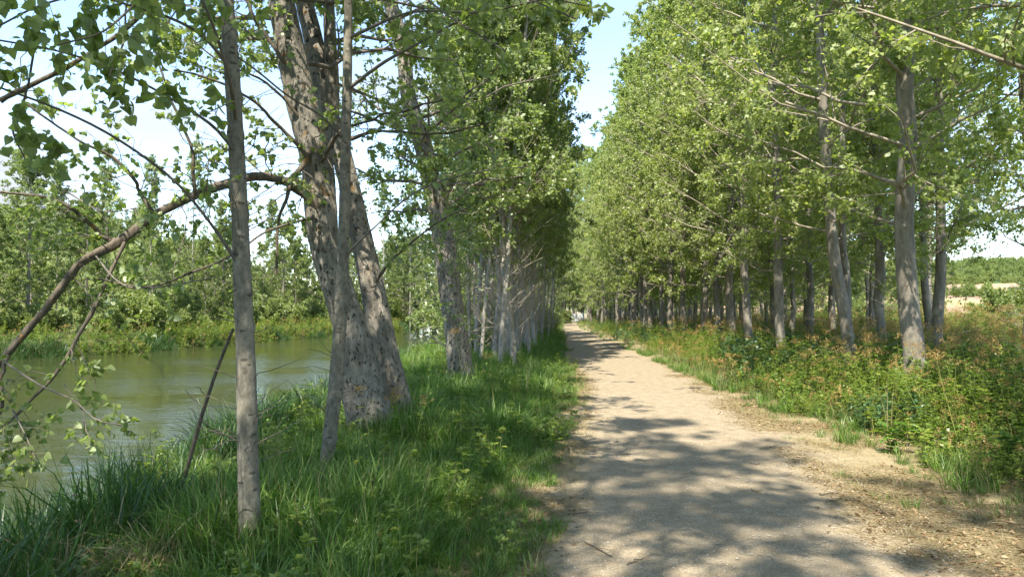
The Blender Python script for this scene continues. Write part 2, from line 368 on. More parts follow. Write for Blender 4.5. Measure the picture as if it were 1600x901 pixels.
def height(x, y):
    x = np.asarray(x, float); y = np.asarray(y, float)
    xs, xf = XS(y), XF(y)
    z = np.zeros(np.broadcast(x, y).shape)
    z = z - .28 * sst(-.8, -3.6, x) * (x < 0)                       # gentle fall from the path towards the river
    z = np.where(x < xs + 1.6, z - (1.9) * sst(1.6, -1.2, x - xs), z)
    # far bank and the hill behind it
    fb = sst(1.5, -1.5, x - xf)
    z = np.where(x < (xs + xf) / 2, -2.2 + fb * 1.9, z)
    back = xf - 9 - x
    hl = 17 * sst(0, 62, back) * (1 + .25 * (vnoise(x, y, 22, 3) - .5)) * (1 - .55 * sst(120, 260, y))
    z = z + np.where(x < xf - 9, hl, 0)
    # right: weeds' ground a little uneven, the valley side and the far ridge
    z = z + .12 * (vnoise(x, y, 3.0, 5) - .5) * sst(3, 5.5, x - PC(y))
    r = np.hypot(x, y)
    rt = sst(0, 60, x)
    z = z + rt * (15 * sst(110, 420, r) + 62 * sst(520, 1250, r) * (.65 + .6 * vnoise(x, y, 420, 9)) + 2.5 * (vnoise(x, y, 90, 2) - .5) * sst(90, 200, r))
    return z
def nonuni(a, b, fine_a, fine_b, step, grow):
    v = list(np.arange(fine_a, fine_b + 1e-6, step)); s = step
    while v[-1] < b: s *= grow; v.append(v[-1] + s)
    s = step; w = [v[0]]
    while w[-1] > a: s *= grow; w.append(w[-1] - s)
    return np.array(w[:0:-1] + v)
gx = nonuni(-3000, 4500, -7, 8, .2, 1.07); gy = nonuni(-300, 6000, 2, 16, .22, 1.055)
X, Y = np.meshgrid(gx, gy); Z = height(X, Y)
nx, ny = len(gx), len(gy); I = np.arange(nx * ny).reshape(ny, nx)
Q = np.stack([I[:-1, :-1], I[:-1, 1:], I[1:, 1:], I[1:, :-1]], -1).reshape(-1, 4)
g = Geo(); g.add(np.stack([X, Y, Z], -1), Q); ground = g.obj('ground', [M['ground']]); tag(ground, kind='structure')
def vattr(o, name, val):
    a = o.data.attributes.new(name, 'FLOAT', 'POINT'); a.data.foreach_set('value', np.asarray(val, np.float32).ravel())
E = edge(X, Y); E = np.where(X < PC(Y), E * 2.0, E)
vattr(ground, 'edge', E)
r_ = np.hypot(X, Y)
vattr(ground, 'field', sst(24, 34, X - .1 * Y) * (Y > 0) + 0.0)
vattr(ground, 'hill', sst(-4, -9, X - XF(Y)))
vattr(ground, 'wood', sst(560, 800, r_) * (X > 0) * .8)

py = np.concatenate([np.arange(-20, 16, .09), np.arange(16, 45, .2), np.arange(45, 119, .5)])
us = np.linspace(-1, 1, 13); rg = np.random.default_rng(5)
ej = lambda y, s: HW(y) + .10 * (vnoise(y, 0 * y, .35, s) - .5) * 2 + .16 * (vnoise(y, 0 * y, 1.3, s + 1) - .5) * 2 + .12
PX = PC(py)[:, None] + np.where(us < 0, us[None] * ej(py, 1)[:, None], us[None] * ej(py, 2)[:, None])
PYY = np.repeat(py[:, None], 13, 1)
PZ = .006 + .012 * (vnoise(PX, PYY, .8, 4) * (1 - us[None] ** 4))
I = np.arange(PX.size).reshape(PX.shape)
Q = np.stack([I[:-1, :-1], I[:-1, 1:], I[1:, 1:], I[1:, :-1]], -1).reshape(-1, 4)
g = Geo(); g.add(np.stack([PX, PYY, PZ], -1), Q); path = g.obj('path', [M['path']]); tag(path, kind='structure')
vattr(path, 'edge', edge(PX, PYY))

yy = np.concatenate([np.arange(-40, 60, 2.5), np.arange(60, 200, 5)])
wl_ = np.stack([XF(yy) - 2.5, yy, np.full(yy.shape, WATER)], -1); wr_ = np.stack([XS(yy) + 1.5, yy, np.full(yy.shape, WATER)], -1)
V = np.concatenate([wl_, wr_]); k = len(yy); i = np.arange(k - 1)
g = Geo(); g.add(V, np.stack([i, i + k, i + k + 1, i + 1], -1)); tag(g.obj('river', [M['water']]), kind='structure')

# ------------------------------------------------------------------ scattering (geometry nodes, for what nobody could count)
def scatter(name, pts, rot, scl, idx, sources, label, cat):
    me = bpy.data.meshes.new(name); N = len(pts)
    me.vertices.add(N); me.vertices.foreach_set('co', pts.astype(np.float32).ravel())
    a = me.attributes.new('rot', 'FLOAT_VECTOR', 'POINT'); a.data.foreach_set('vector', rot.astype(np.float32).ravel())
    a = me.attributes.new('scl', 'FLOAT', 'POINT'); a.data.foreach_set('value', scl.astype(np.float32))
    a = me.attributes.new('idx', 'INT', 'POINT'); a.data.foreach_set('value', idx.astype(np.int32))
    o = link(name, me); tag(o, label, cat, kind='stuff')
    ng = bpy.data.node_groups.new(name, 'GeometryNodeTree')
    ng.interface.new_socket('Geometry', in_out='INPUT', socket_type='NodeSocketGeometry'); ng.interface.new_socket('Geometry', in_out='OUTPUT', socket_type='NodeSocketGeometry')
    N_, L_ = ng.nodes, ng.links
    gi = N_.new('NodeGroupInput'); go = N_.new('NodeGroupOutput'); jn = N_.new('GeometryNodeJoinGeometry')
    def na(nm, ty):
        x = N_.new('GeometryNodeInputNamedAttribute'); x.data_type = ty; x.inputs['Name'].default_value = nm
        return [q for q in x.outputs if q.enabled][0]
    r, s, ix = na('rot', 'FLOAT_VECTOR'), na('scl', 'FLOAT'), na('idx', 'INT')
    for kk, so in enumerate(sources):
        ip = N_.new('GeometryNodeInstanceOnPoints'); oi = N_.new('GeometryNodeObjectInfo'); oi.inputs['Object'].default_value = so; oi.inputs['As Instance'].default_value = True
        cp = N_.new('FunctionNodeCompare'); cp.data_type = 'INT'; cp.operation = 'EQUAL'
        ii = [q for q in cp.inputs if q.enabled]; L_.new(ix, ii[0]); ii[1].default_value = kk
        L_.new(cp.outputs[0], ip.inputs['Selection']); L_.new(gi.outputs[0], ip.inputs['Points']); L_.new(oi.outputs['Geometry'], ip.inputs['Instance'])
        L_.new(r, ip.inputs['Rotation']); L_.new(s, ip.inputs['Scale']); L_.new(ip.outputs[0], jn.inputs[0])
    L_.new(jn.outputs[0], go.inputs[0])
    md = o.modifiers.new('scatter', 'NODES'); md.node_group = ng
    return o
def src(g, name, mats): return bpy.data.objects.new(name, g.mesh(name, mats))

def blades(g, rng, n, h, w, spread, lean, m=0, k=4, hv=.5):
    a = rng.random(n) * 2 * pi; r = spread * np.sqrt(rng.random(n)); b = np.stack([r * np.cos(a), r * np.sin(a), np.zeros(n)], -1)
    d = np.stack([np.cos(a + rng.normal(size=n) * .7), np.sin(a + rng.normal(size=n) * .7), np.zeros(n)], -1)
    H = h * (1 - hv + hv * rng.random(n)); ln = lean * (.2 + rng.random(n) * 1.1)
    s = np.linspace(0, 1, k); wd = w * (.6 + .6 * rng.random(n))
    C = b[:, None] + d[:, None] * (H * ln)[:, None, None] * (s ** 2)[None, :, None]
    C[..., 2] += H[:, None] * (s - .38 * ln[:, None] * s ** 3)
    side = np.cross(d, [0, 0, 1]); th = rng.normal(size=n) * .6; side = unit(side * np.cos(th)[:, None] + d * np.sin(th)[:, None])
    ww = wd[:, None] * np.array([.7, 1, .75, .06] if k == 4 else np.linspace(1, .06, k))[None] / 2
    V = np.stack([C - side[:, None] * ww[..., None], C + side[:, None] * ww[..., None]], 2).reshape(-1, 3)
    base = (np.arange(n) * k * 2)[:, None] + (np.arange(k - 1) * 2)[None]
    Q = np.stack([base, base + 1, base + 3, base + 2], -1).reshape(-1, 4)
    g.add(V, Q, v=np.repeat(rng.random(n), k - 1), m=m)

rng = np.random.default_rng(11)
S = {}
for i in range(4):
    g = Geo(); blades(g, rng, 42, .40, .0095, .09, .85); blades(g, rng, 2, .5, .003, .08, .5, m=1); S['grass%d' % i] = src(g, 'grass_tuft', [M['grass'], M['straw']])
for i in range(3):
    g = Geo(); blades(g, rng, 40, .15, .005, .09, .8); S['short%d' % i] = src(g, 'short_grass_tuft', [M['grass']])
for i in range(3):
    g = Geo(); blades(g, rng, 40, .85, .013, .14, .55, hv=.6, k=4); blades(g, rng, 2, .7, .008, .14, .8, m=1); S['reed%d' % i] = src(g, 'reed_tuft', [M['reed'], M['straw']])
for i in range(3):
    g = Geo(); blades(g, rng, 42, .17, .004, .11, 1.2, m=0); S['dry%d' % i] = src(g, 'dry_grass_tuft', [M['straw']])
for i in range(2):      # tall dry stalks with seed heads
    g = Geo(); blades(g, rng, 9, .75, .004, .10, .35, hv=.4)
    a = rng.random(9) * 6.28; p = np.stack([.08 * np.cos(a), .08 * np.sin(a), .55 + .2 * rng.random(9)], -1)
    leaves(g, np.repeat(p, 5, 0) + rng.normal(size=(45, 3)) * .02, rvec(rng, 45) + [0, 0, 1], rvec(rng, 45), .025, m=1, rng=rng); S['stalk%d' % i] = src(g, 'dry_stalks', [M['straw'], M['seed']])

def herb(rng, H, n_st, leafL, nleaflet, heads=0, mats=('weed_stem', 'weed', 'seed'), rach=.16, perst=10, broad=.30, spread=.1, dens0=.12):
    g = Geo()
    a = rng.random(n_st) * 2 * pi; k = 6; s = np.linspace(0, 1, k)
    b = np.stack([spread * np.cos(a), spread * np.sin(a), 0 * a], -1)
    d = np.stack([np.cos(a) * .22, np.sin(a) * .22, np.ones(n_st)], -1)
    HH = H * (.7 + .4 * rng.random(n_st))
    P = b[:, None] + d[:, None] * (HH[:, None] * s)[..., None] + np.cumsum(rng.normal(size=(n_st, k, 3)) * .012, 1)
    P[..., 2] -= P[:, :1, 2] - b[:, 2:3]
    R = np.repeat((.005 * (1 - s * .7))[None], n_st, 0)
    tubes(g, P, R, 3, v=rng.random(n_st), m=0)
    P2, R2, LL = spawn(rng, P, R, perst, dens0, .98, rach, ang=(45, 80), k=4, up=.1, droop=.35, rtip=.001, wob=.04)
    tubes(g, P2, R2 * .6, 3, v=.3, m=0)
    N = len(P2); tl = np.tile(np.linspace(.25, 1, nleaflet), N); ids = np.repeat(np.arange(N), nleaflet)
    p, T, _ = sample(P2, R2, ids, tl)
    side = np.cross(T, [0, 0, 1.]) * np.where(np.arange(len(ids)) % 2, 1, -1)[:, None]
    last = (tl > .999)[:, None]
    dd = np.where(last, T, unit(T * .6 + side)) + rng.normal(size=T.shape) * .15; nr = np.tile([0, 0, 1.], (len(ids), 1)) + rng.normal(size=T.shape) * .3
    v = np.repeat(rng.random(N), nleaflet) * .8 + .2 * rng.random(len(ids))
    leaves(g, p, dd, nr, leafL * (1.15 - .5 * tl), w=broad, m=1, v=v, rng=rng, fold=.05)
    if heads:
        tip = P[:, -1]; hb = np.repeat(tip, heads, 0); q = rvec(rng, len(hb)); q[:, 2] = np.abs(q[:, 2]) * .8 + .3
        hp = hb + q * .09; st = np.stack([hb, hp], 1); tubes(g, st, np.full(st.shape[:2], .0013), 3, v=.8, m=2)
        cc = np.repeat(hp, 7, 0) + rng.normal(size=(len(hp) * 7, 3)) * .013
        leaves(g, cc, rvec(rng, len(cc)), rvec(rng, len(cc)), .016, m=2, rng=rng)
    return g
MS = [M['weed_stem'], M['weed'], M['seed']]
for i in range(4): S['weed%d' % i] = src(herb(rng, 1.0, 4, .055, 9, heads=0, perst=13), 'feathery_weed', MS)
for i in range(3): S['umbel%d' % i] = src(herb(rng, 1.15, 3, .045, 9, heads=8, perst=9), 'seeding_weed', MS)
for i in range(3): S['herb%d' % i] = src(herb(rng, .5, 5, .06, 5, perst=9, broad=.36, rach=.10), 'low_herb', MS)
for i in range(3): S['bramble%d' % i] = src(herb(rng, .75, 5, .085, 5, perst=9, broad=.42, rach=.14, spread=.2), 'bramble_clump', [M['weed_stem'], M['bramble'], M['seed']])
for i in range(3): S['nettle%d' % i] = src(herb(rng, .7, 4, .075, 3, perst=14, broad=.34, rach=.05), 'nettle_clump', [M['weed_stem'], M['grass'], M['seed']])
for i in range(3):
    g = Geo(); n_ = 13; p = rng.normal(size=(n_, 3)) * .13; p[:, 2] = .006 + .012 * rng.random(n_); d = rvec(rng, n_); d[:, 2] *= .15
    nr = rng.normal(size=(n_, 3)) * .35; nr[:, 2] = 1; leaves(g, p, d, nr, .018 + .032 * rng.random(n_), m=0, rng=rng, fold=.2, w=.28)
    ns = 60; b = rng.normal(size=(ns, 3)) * .12; b[:, 2] = .008; d = rvec(rng, ns); d[:, 2] = np.abs(d[:, 2]) * .06
    P = np.stack([b, b + d * (.05 + .12 * rng.random((ns, 1)))], 1); tubes(g, P, np.full(P.shape[:2], .0014), 3, v=rng.random(ns), m=1)
    S['litter%d' % i] = src(g, 'litter_patch', [M['deadleaf'], M['straw']])
for i in range(3):
    g = Geo(); n_ = 16
    for j in range(n_):
        c = np.array([*rng.normal(size=2) * .16, .004]); r = .003 + .006 * rng.random(); 
        V = c + r * np.array([[1, 0, 0], [.3, .9, 0], [-.8, .5, .0], [-.7, -.6, 0], [.4, -.9, 0], [0.1, 0, .7]]) * (.7 + .5 * rng.random((6, 1)))
        g.add(V, None, np.array([[0, 1, 5], [1, 2, 5], [2, 3, 5], [3, 4, 5], [4, 0, 5]]), v=rng.random())
    S['grit%d' % i] = src(g, 'grit', [plain('pebble stone %d' % i, (.34, .29, .22), .9, .4, 40)])

def region(rng, x0, x1, y0, y1, step):
    """jittered points; x0,x1 callables of y"""
    ys = np.arange(y0, y1, step); out = []
    for y in ys:
        a, b = x0(y), x1(y)
        if b <= a: continue
        xs_ = np.arange(a, b, step); out.append(np.stack([xs_, np.full(xs_.shape, y)], -1))
    p = np.concatenate(out); return p + (rng.random(p.shape) - .5) * step * 1.3
def inview(p, margin=2.5): return np.abs(p[:, 0]) < p[:, 1] * .76 + margin
def put(name, p, scl, idx, sources, label, cat, tilt=.12, sink=.02):
    keep = inview(p); p, scl, idx = p[keep], scl[keep], idx[keep]
    z = height(p[:, 0], p[:, 1]) - sink
    rot = np.stack([rng.normal(size=len(p)) * tilt, rng.normal(size=len(p)) * tilt, rng.random(len(p)) * 6.283], -1)
    scatter(name, np.column_stack([p, z]), rot, scl, idx, [S[s] for s in sources], label, cat)

L_EDGE = lambda y: PC(y) - HW(y); R_EDGE = lambda y: PC(y) + HW(y)
# grass of the left verge and bank
parts_ = [region(rng, lambda y: XS(y) + .3, lambda y: L_EDGE(y) + .25, 2.2, 9, .105), region(rng, lambda y: XS(y) + .4, lambda y: L_EDGE(y), 9, 20, .16),
          region(rng, lambda y: XS(y) + .4, lambda y: L_EDGE(y), 20, 50, .27), region(rng, lambda y: XS(y) + 1, lambda y: L_EDGE(y), 50, 116, .45)]
p = np.concatenate(parts_); far = np.concatenate([np.full(len(q), s) for q, s in zip(parts_, (1, 1.15, 1.4, 1.7))])
e = -(p[:, 0] - L_EDGE(p[:, 1])); nn = vnoise(p[:, 0], p[:, 1], .7, 7); n2 = vnoise(p[:, 0], p[:, 1], .18, 8)
keep = e + (nn - .5) * .75 + (n2 - .5) * .3 > .02
p, e, nn, far = p[keep], e[keep], nn[keep], far[keep]
scl = (.36 + .66 * sst(.1, 1.4, e)) * (.7 + .5 * rng.random(len(p))) * (.55 + 1.0 * nn) * far
short = e < .55
idx = np.where(short & (rng.random(len(p)) < .75), 4 + rng.integers(0, 3, len(p)), rng.integers(0, 4, len(p)))
scl = np.where(idx >= 4, (.7 + .6 * rng.random(len(p))) * far, scl)
uu = rng.random(len(p)); idx = np.where(uu < .03, 7, np.where(uu < .06, 8, idx)); scl = np.where(idx >= 7, .55 + .4 * rng.random(len(p)), scl)
put('bank_grass', p, scl, idx, ['grass0', 'grass1', 'grass2', 'grass3', 'short0', 'short1', 'short2', 'dry0', 'herb1'], 'lush green grass covering the verge between path and river', 'grass')
# reeds on the near waterline
p = np.concatenate([region(rng, lambda y: XS(y) - .35, lambda y: XS(y) + 1.9, 2.2, 12, .17), region(rng, lambda y: XS(y) - .3, lambda y: XS(y) + 1.4, 12, 40, .3), region(rng, lambda y: XS(y) - .3, lambda y: XS(y) + 1.2, 40, 110, .6)])
w = vnoise(p[:, 0], p[:, 1], .8, 17); keep = w > .22; p, w = p[keep], w[keep]
put('reeds', p, (.65 + .55 * rng.random(len(p))) * (.75 + .4 * w), rng.integers(0, 3, len(p)), ['reed0', 'reed1', 'reed2'], 'dark green reeds and sedge lining the near edge of the river', 'reeds')
# reeds and rough grass on the far waterline
p = np.concatenate([region(rng, lambda y: XF(y) - 5, lambda y: XF(y) + .7, 20, 125, .55), region(rng, lambda y: XF(y) - .8, lambda y: XF(y) + .9, 20, 125, .35)])
idx = np.where((p[:, 0] > XF(p[:, 1]) - .6) & (vnoise(p[:, 0], p[:, 1], 3, 61) > .55), rng.integers(0, 3, len(p)), 3 + rng.integers(0, 5, len(p)))
put('far_bank_growth', p, 1.0 + rng.random(len(p)) * .9, idx, ['reed0', 'reed1', 'reed2', 'grass0', 'weed0', 'herb1', 'stalk0', 'grass1'], 'reeds and yellow green rough grass along the far bank of the river', 'reeds')
# herbs and nettles among the bank grass
p = np.concatenate([region(rng, lambda y: XS(y) + .8, lambda y: L_EDGE(y) - .6, 3.0, 16, .42), region(rng, lambda y: XS(y) + .8, lambda y: L_EDGE(y) - .5, 16, 60, .8)])
w = vnoise(p[:, 0], p[:, 1], 1.1, 27); keep = w > .55; p = p[keep]
put('bank_herbs', p, (.45 + .55 * rng.random(len(p))) * (.6 + .4 * sst(4, 9, p[:, 1])), rng.integers(0, 6, len(p)), ['herb0', 'herb1', 'nettle0', 'nettle1', 'herb2', 'weed0'], 'leafy herbs and nettles growing through the grass of the river bank', 'weeds')
# the tall weeds of the plantation side
EW = curve([(-40, 1.9), (5, 1.5), (8, 1.0), (11.4, .55), (23, .35), (115, .45), (200, .4)])
parts_ = [region(rng, lambda y: R_EDGE(y) + EW(y) - .1, lambda y: R_EDGE(y) + 9, 4.5, 14, .21), region(rng, lambda y: R_EDGE(y) + EW(y), lambda y: R_EDGE(y) + 13, 14, 30, .30),
          region(rng, lambda y: R_EDGE(y) + EW(y), lambda y: R_EDGE(y) + 18, 30, 70, .5), region(rng, lambda y: R_EDGE(y) + EW(y), lambda y: R_EDGE(y) + 22, 70, 116, .8)]
p = np.concatenate(parts_); far = np.concatenate([np.full(len(q), s) for q, s in zip(parts_, (1, 1.03, 1.1, 1.2))])
e = p[:, 0] - R_EDGE(p[:, 1]) - EW(p[:, 1]); w = vnoise(p[:, 0], p[:, 1], 1.6, 31); u = rng.random(len(p))
keep = e + (vnoise(p[:, 0], p[:, 1], .6, 33) - .5) * .7 > .05; p, e, w, u, far = p[keep], e[keep], w[keep], u[keep], far[keep]
scl = (.40 + .58 * sst(0, 1.7, e)) * (.8 + .35 * u) * (.85 + .3 * w) * far * (.8 + .2 * sst(60, 20, p[:, 1]))
kind = np.where(w > .66, 7 + rng.integers(0, 3, len(p)), np.where(u < .80, rng.integers(0, 4, len(p)), 4 + rng.integers(0, 3, len(p))))
kind = np.where((e < .5) & (u < .5), 10 + rng.integers(0, 5, len(p)), kind)
scl = np.where(kind >= 10, .6 + .6 * u, scl)
put('tall_weeds', p, scl, kind, ['weed0', 'weed1', 'weed2', 'weed3', 'umbel0', 'umbel1', 'umbel2', 'bramble0', 'bramble1', 'bramble2', 'herb0', 'herb1', 'herb2', 'grass0', 'nettle0'],
    'dense yellow green weeds with orange seed heads under the right hand poplars', 'weeds')
# fringe of green grass at the feet of the weeds
p = np.concatenate([region(rng, lambda y: R_EDGE(y) + EW(y) - .45, lambda y: R_EDGE(y) + EW(y) + .5, 4.5, 30, .15), region(rng, lambda y: R_EDGE(y) + .05, lambda y: R_EDGE(y) + EW(y) + .3, 30, 115, .35)])
w = vnoise(p[:, 0], p[:, 1], .8, 41); keep = w > .38; p, w = p[keep], w[keep]
idx = np.where(rng.random(len(p)) < .3, 4 + rng.integers(0, 2, len(p)), rng.integers(0, 4, len(p)))
put('fringe_grass', p, (.4 + .5 * rng.random(len(p))) * (.6 + .7 * w), idx, ['grass0', 'grass1', 'short0', 'short1', 'dry0', 'stalk0'], 'thin green and straw coloured grass at the foot of the tall weeds', 'grass')
# dry grass and litter on both shoulders of the path
p = np.concatenate([region(rng, lambda y: R_EDGE(y) - .1, lambda y: R_EDGE(y) + EW(y) + .2, 3.2, 24, .16), region(rng, lambda y: L_EDGE(y) - .25, lambda y: L_EDGE(y) + .22, 3.2, 24, .12)])
w = vnoise(p[:, 0], p[:, 1], .55, 51); keep = w > .5; q = p[keep]
put('dry_grass', q, .35 + .6 * rng.random(len(q)), np.where(rng.random(len(q)) < .75, rng.integers(0, 3, len(q)), 3 + rng.integers(0, 2, len(q))), ['dry0', 'dry1', 'dry2', 'short0', 'short1'], 'short bleached grass on the shoulders of the path', 'grass')
p = np.concatenate([region(rng, lambda y: R_EDGE(y) - .35, lambda y: R_EDGE(y) + EW(y) + .6, 3.2, 20, .14), region(rng, lambda y: L_EDGE(y) - .7, lambda y: L_EDGE(y) + .25, 3.2, 20, .14)])
w = vnoise(p[:, 0], p[:, 1], .7, 52) + .5 * rng.random(len(p)); q = p[w > .72]
put('leaf_litter', q, .6 + .6 * rng.random(len(q)), rng.integers(0, 3, len(q)), ['litter0', 'litter1', 'litter2'], 'brown fallen leaves and straw strewn beside the path', 'leaf litter', tilt=.02, sink=-.004)
q = region(rng, lambda y: L_EDGE(y), lambda y: R_EDGE(y) + .3, 3.0, 14, .2)
put('grit', q, .5 + .7 * rng.random(len(q)), rng.integers(0, 3, len(q)), ['grit0', 'grit1', 'grit2'], 'loose grit scattered on the sandy path', 'grit', tilt=0, sink=-.012)
# meadow beyond the plantation
q = region(rng, lambda y: 14 + .08 * y, lambda y: 60, 14, 110, .8)
put('dry_meadow', q, 1.1 + rng.random(len(q)) * .7, rng.integers(0, 5, len(q)), ['stalk0', 'stalk1', 'weed0', 'umbel0', 'grass0'], 'straw coloured meadow beyond the poplar rows', 'grass')

# ------------------------------------------------------------------ trees
def trunk_path(rng, H, r0, wob=.12, k=26, sides=12, flare=1.5, topr=.02):
    s = np.linspace(0, 1, k); z = -.25 + (H + .25) * s ** 1.15
    W = np.cumsum(rng.normal(size=(k, 2)) * wob * H / k * .35, 0); W -= W[0]
    P = np.column_stack([W, z])[None]; R = (r0 * (1 - s) ** .8 + topr) * (1 + (flare - 1) * np.exp(-np.maximum(z, 0) / .35))
    return P, R[None]
def poplar(seed, H=20, r0=.16, cb=2.6, rad=3.0, nb=52, ns=9, nt=6, nl=14, leaf=.085, elev=(15, 60), bark='bark_poplar', lm='poplar_leaf', tw='twig_pale', P=None, R=None, droop=.12, bare=.0, sides=12, prof=None, lowbare=8, flare=1.5, barelen=1.1, bareup=.2):
    rng = np.random.default_rng(seed)
    if P is None: P, R = trunk_path(rng, H, r0, sides=sides, flare=flare)
    gt = Geo(); tubes(gt, P, R, sides, lump=lumps(rng, P.shape[1], sides, .12, .015))
    # primary branches
    f = np.sort(rng.random(nb)) ** .9; h = cb + (H - cb) * f * .97; az = np.arange(nb) * 2.4 + rng.normal(size=nb) * .4
    tz = np.interp(h, P[0, :, 2], np.linspace(0, 1, P.shape[1])); b, _, br = sample(P, R, np.zeros(nb, int), tz)
    t = (h - cb) / (H - cb); pr = np.interp(t, [0, .12, .35, .7, 1], prof or [.85, 1, .95, .62, .22])
    Lb = rad * pr * (.75 + .4 * rng.random(nb)); el = np.radians(elev[0] + (elev[1] - elev[0]) * np.clip(t + rng.normal(size=nb) * .12, 0, 1))
    d = np.stack([np.cos(az) * np.cos(el), np.sin(az) * np.cos(el), np.sin(el)], -1); k = 7; s = np.linspace(0, 1, k)
    W = np.cumsum(rng.normal(size=(nb, k, 3)) * .025, 1); W -= W[:, :1]
    P1 = b[:, None] + d[:, None] * (Lb[:, None] * s)[..., None] + W * Lb[:, None, None]; P1[..., 2] += Lb[:, None] * (.22 * s ** 2 - droop * s)
    r1 = np.minimum(br * .4, .009 + .0075 * Lb); R1 = np.maximum(r1[:, None] * (1 - .8 * s), .004)
    P2, R2, L2 = spawn(rng, P1, R1, ns, .18, 1, Lb * .38, k=4, up=.1, droop=.12, rtip=.003)
    P3, R3, L3 = spawn(rng, P2, R2, nt, .15, 1, np.maximum(L2 * .5, .22), k=3, up=0, droop=.15, rtip=.0022)
    gb = Geo(); tubes(gb, P1, R1, 5, v=rng.random(nb)); tubes(gb, P2, R2, 3, v=.5); tubes(gb, P3, R3 * .9, 3, v=.5)
    # dead thin branches on the bare part of the stem
    if lowbare:
        q = P[:, :, :]; PB, RB, _ = spawn(rng, q, R, lowbare, 1.2 / H, (cb + 1) / H, barelen, ang=(50, 85), k=5, up=bareup, rs=.12, wob=.04, taper_len=False); RB = np.maximum(RB, .015 if lowbare > 20 else .008); tubes(gb, PB, RB * .4, 3)
        PB2, RB2, _ = spawn(rng, PB, RB * .4, 4, .2, 1, .35, k=3, rtip=.0015); tubes(gb, PB2, RB2, 3)
    gl = Geo(); keep = rng.random(len(P3)) > bare
    leaf_on(gl, rng, P3[keep], nl, leaf, spread=.11, hang=.35); leaf_on(gl, rng, P2, max(2, nl // 4), leaf, spread=.08)
    return gt.mesh('trunk', [M[bark]]), gb.mesh('branches', [M[tw]]), gl.mesh('crown', [M[lm]])
def place(name, meshes, x, y, rz, label, cat='tree', group=None, s=1.0, z=None, tilt=0):
    r = bpy.data.objects.new(name, None); COL.objects.link(r); r.empty_display_size = .3
    r.location = (x, y, float(height(x, y)) if z is None else z); r.rotation_euler = (tilt, 0, rz); r.scale = (s, s, s)
    tag(r, label, cat, group)
    for nm, me in zip(('trunk', 'branches', 'crown'), meshes):
        if me is None: continue
        o = link(nm, me, r)
        if nm != 'trunk': o['kind'] = 'stuff'
    return r

rt = np.random.default_rng(77)
POP = [poplar(100 + i, H=21, r0=.140 + .015 * (i % 2), cb=2.9, rad=3.8, nb=62, ns=9, nt=6, nl=12, leaf=.088) for i in range(4)]
DEN = [poplar(140 + i, H=22, r0=.15, cb=2.5, rad=4.2, nb=52, ns=9, nt=5, nl=12, leaf=.115, droop=.22, prof=[.9, 1, .95, .7, .25], lowbare=3) for i in range(2)]
G1 = 'poplars in the plantation rows'
def px_tree(px, d): return at(px, HORIZON, d)[0]
near_row = [
    (1690, 8.4, 1.0, 0, None, None),
    (3300, 3.9, 1.0, 2, 'poplar out of frame, its leaves at the upper right corner', None),
    (1430, 12.0, .98, 1, 'thickest poplar trunk of the plantation, pale grey with orange lichen, nearest in the front row', None),
    (1218, 19.5, .88, 2, 'pale poplar trunk with a dark knot, third in the front row', None),
    (1171, 23.2, .92, 0, 'front row poplar directly behind a dark bramble clump, fourth along', None),
    (1144, 26.3, .9, 1, 'front row poplar with crooked pale trunk, fifth along', None),
    (1123, 29.2, .8, 3, 'slender front row poplar, sixth along', None),
    (1378, 18.2, .8, 2, 'straight poplar of the second row seen between the leaning trunk and the thickest one', None),
    (1464, 17.6, .85, 3, 'dark straight poplar of the second row just right of the thickest trunk', None),
    (1604, 17.0, .9, 0, 'dark poplar trunk cut by the right edge of the picture', None),
    (1262, 24.8, .75, 1, 'slim second row poplar standing clear against the pale field', None),
    (1237, 30.0, .75, 2, 'slim grey poplar half hidden behind the third front row trunk', None),
    (1206, 31.0, .75, 3, 'dark slim second row poplar between the third and fourth front row trunks', None),
]
for px, d, s, vi, lab, _ in near_row:
    place('poplar_tree', POP[vi], px_tree(px, d), d, rt.random() * 6.28, lab or 'poplar just beyond the right edge, its long bare branches reaching into the picture', group=G1, s=s)
# the leaning, forked one
kk = 26
P_l = smooth_path([(.06, 0, -.3, .17), (.0, 0, .9, .125), (-.07, 0, 1.5, .118), (-.15, 0, 2.0, .112), (-.25, .05, 2.75, .108), (-.30, .1, 3.7, .10), (-.37, .1, 4.9, .095), (-.45, .1, 8, .08), (-.4, .1, 13, .05), (-.3, 0, 18, .02)], kk)
lean = poplar(120, H=18, r0=.15, cb=3.0, rad=3.2, nb=50, P=P_l[None, :, :3], R=P_l[None, :, 3])
lt = place('poplar_tree', lean, px_tree(1325, 14.6), 14.6, 0, 'leaning forked poplar with a kinked pale trunk, left of the thickest trunk', group=G1)
g = Geo(); q = smooth_path([(-.02, 0, 1.2, .08), (.03, .1, 1.8, .08), (.04, .15, 2.5, .075), (.0, .2, 3.2, .07), (.1, .3, 6, .05)], 12); tubes(g, q[None, :, :3], q[None, :, 3], 9, lump=lumps(rt, 12, 9, .1)); g.obj('trunk', [M['bark_poplar']], lt)
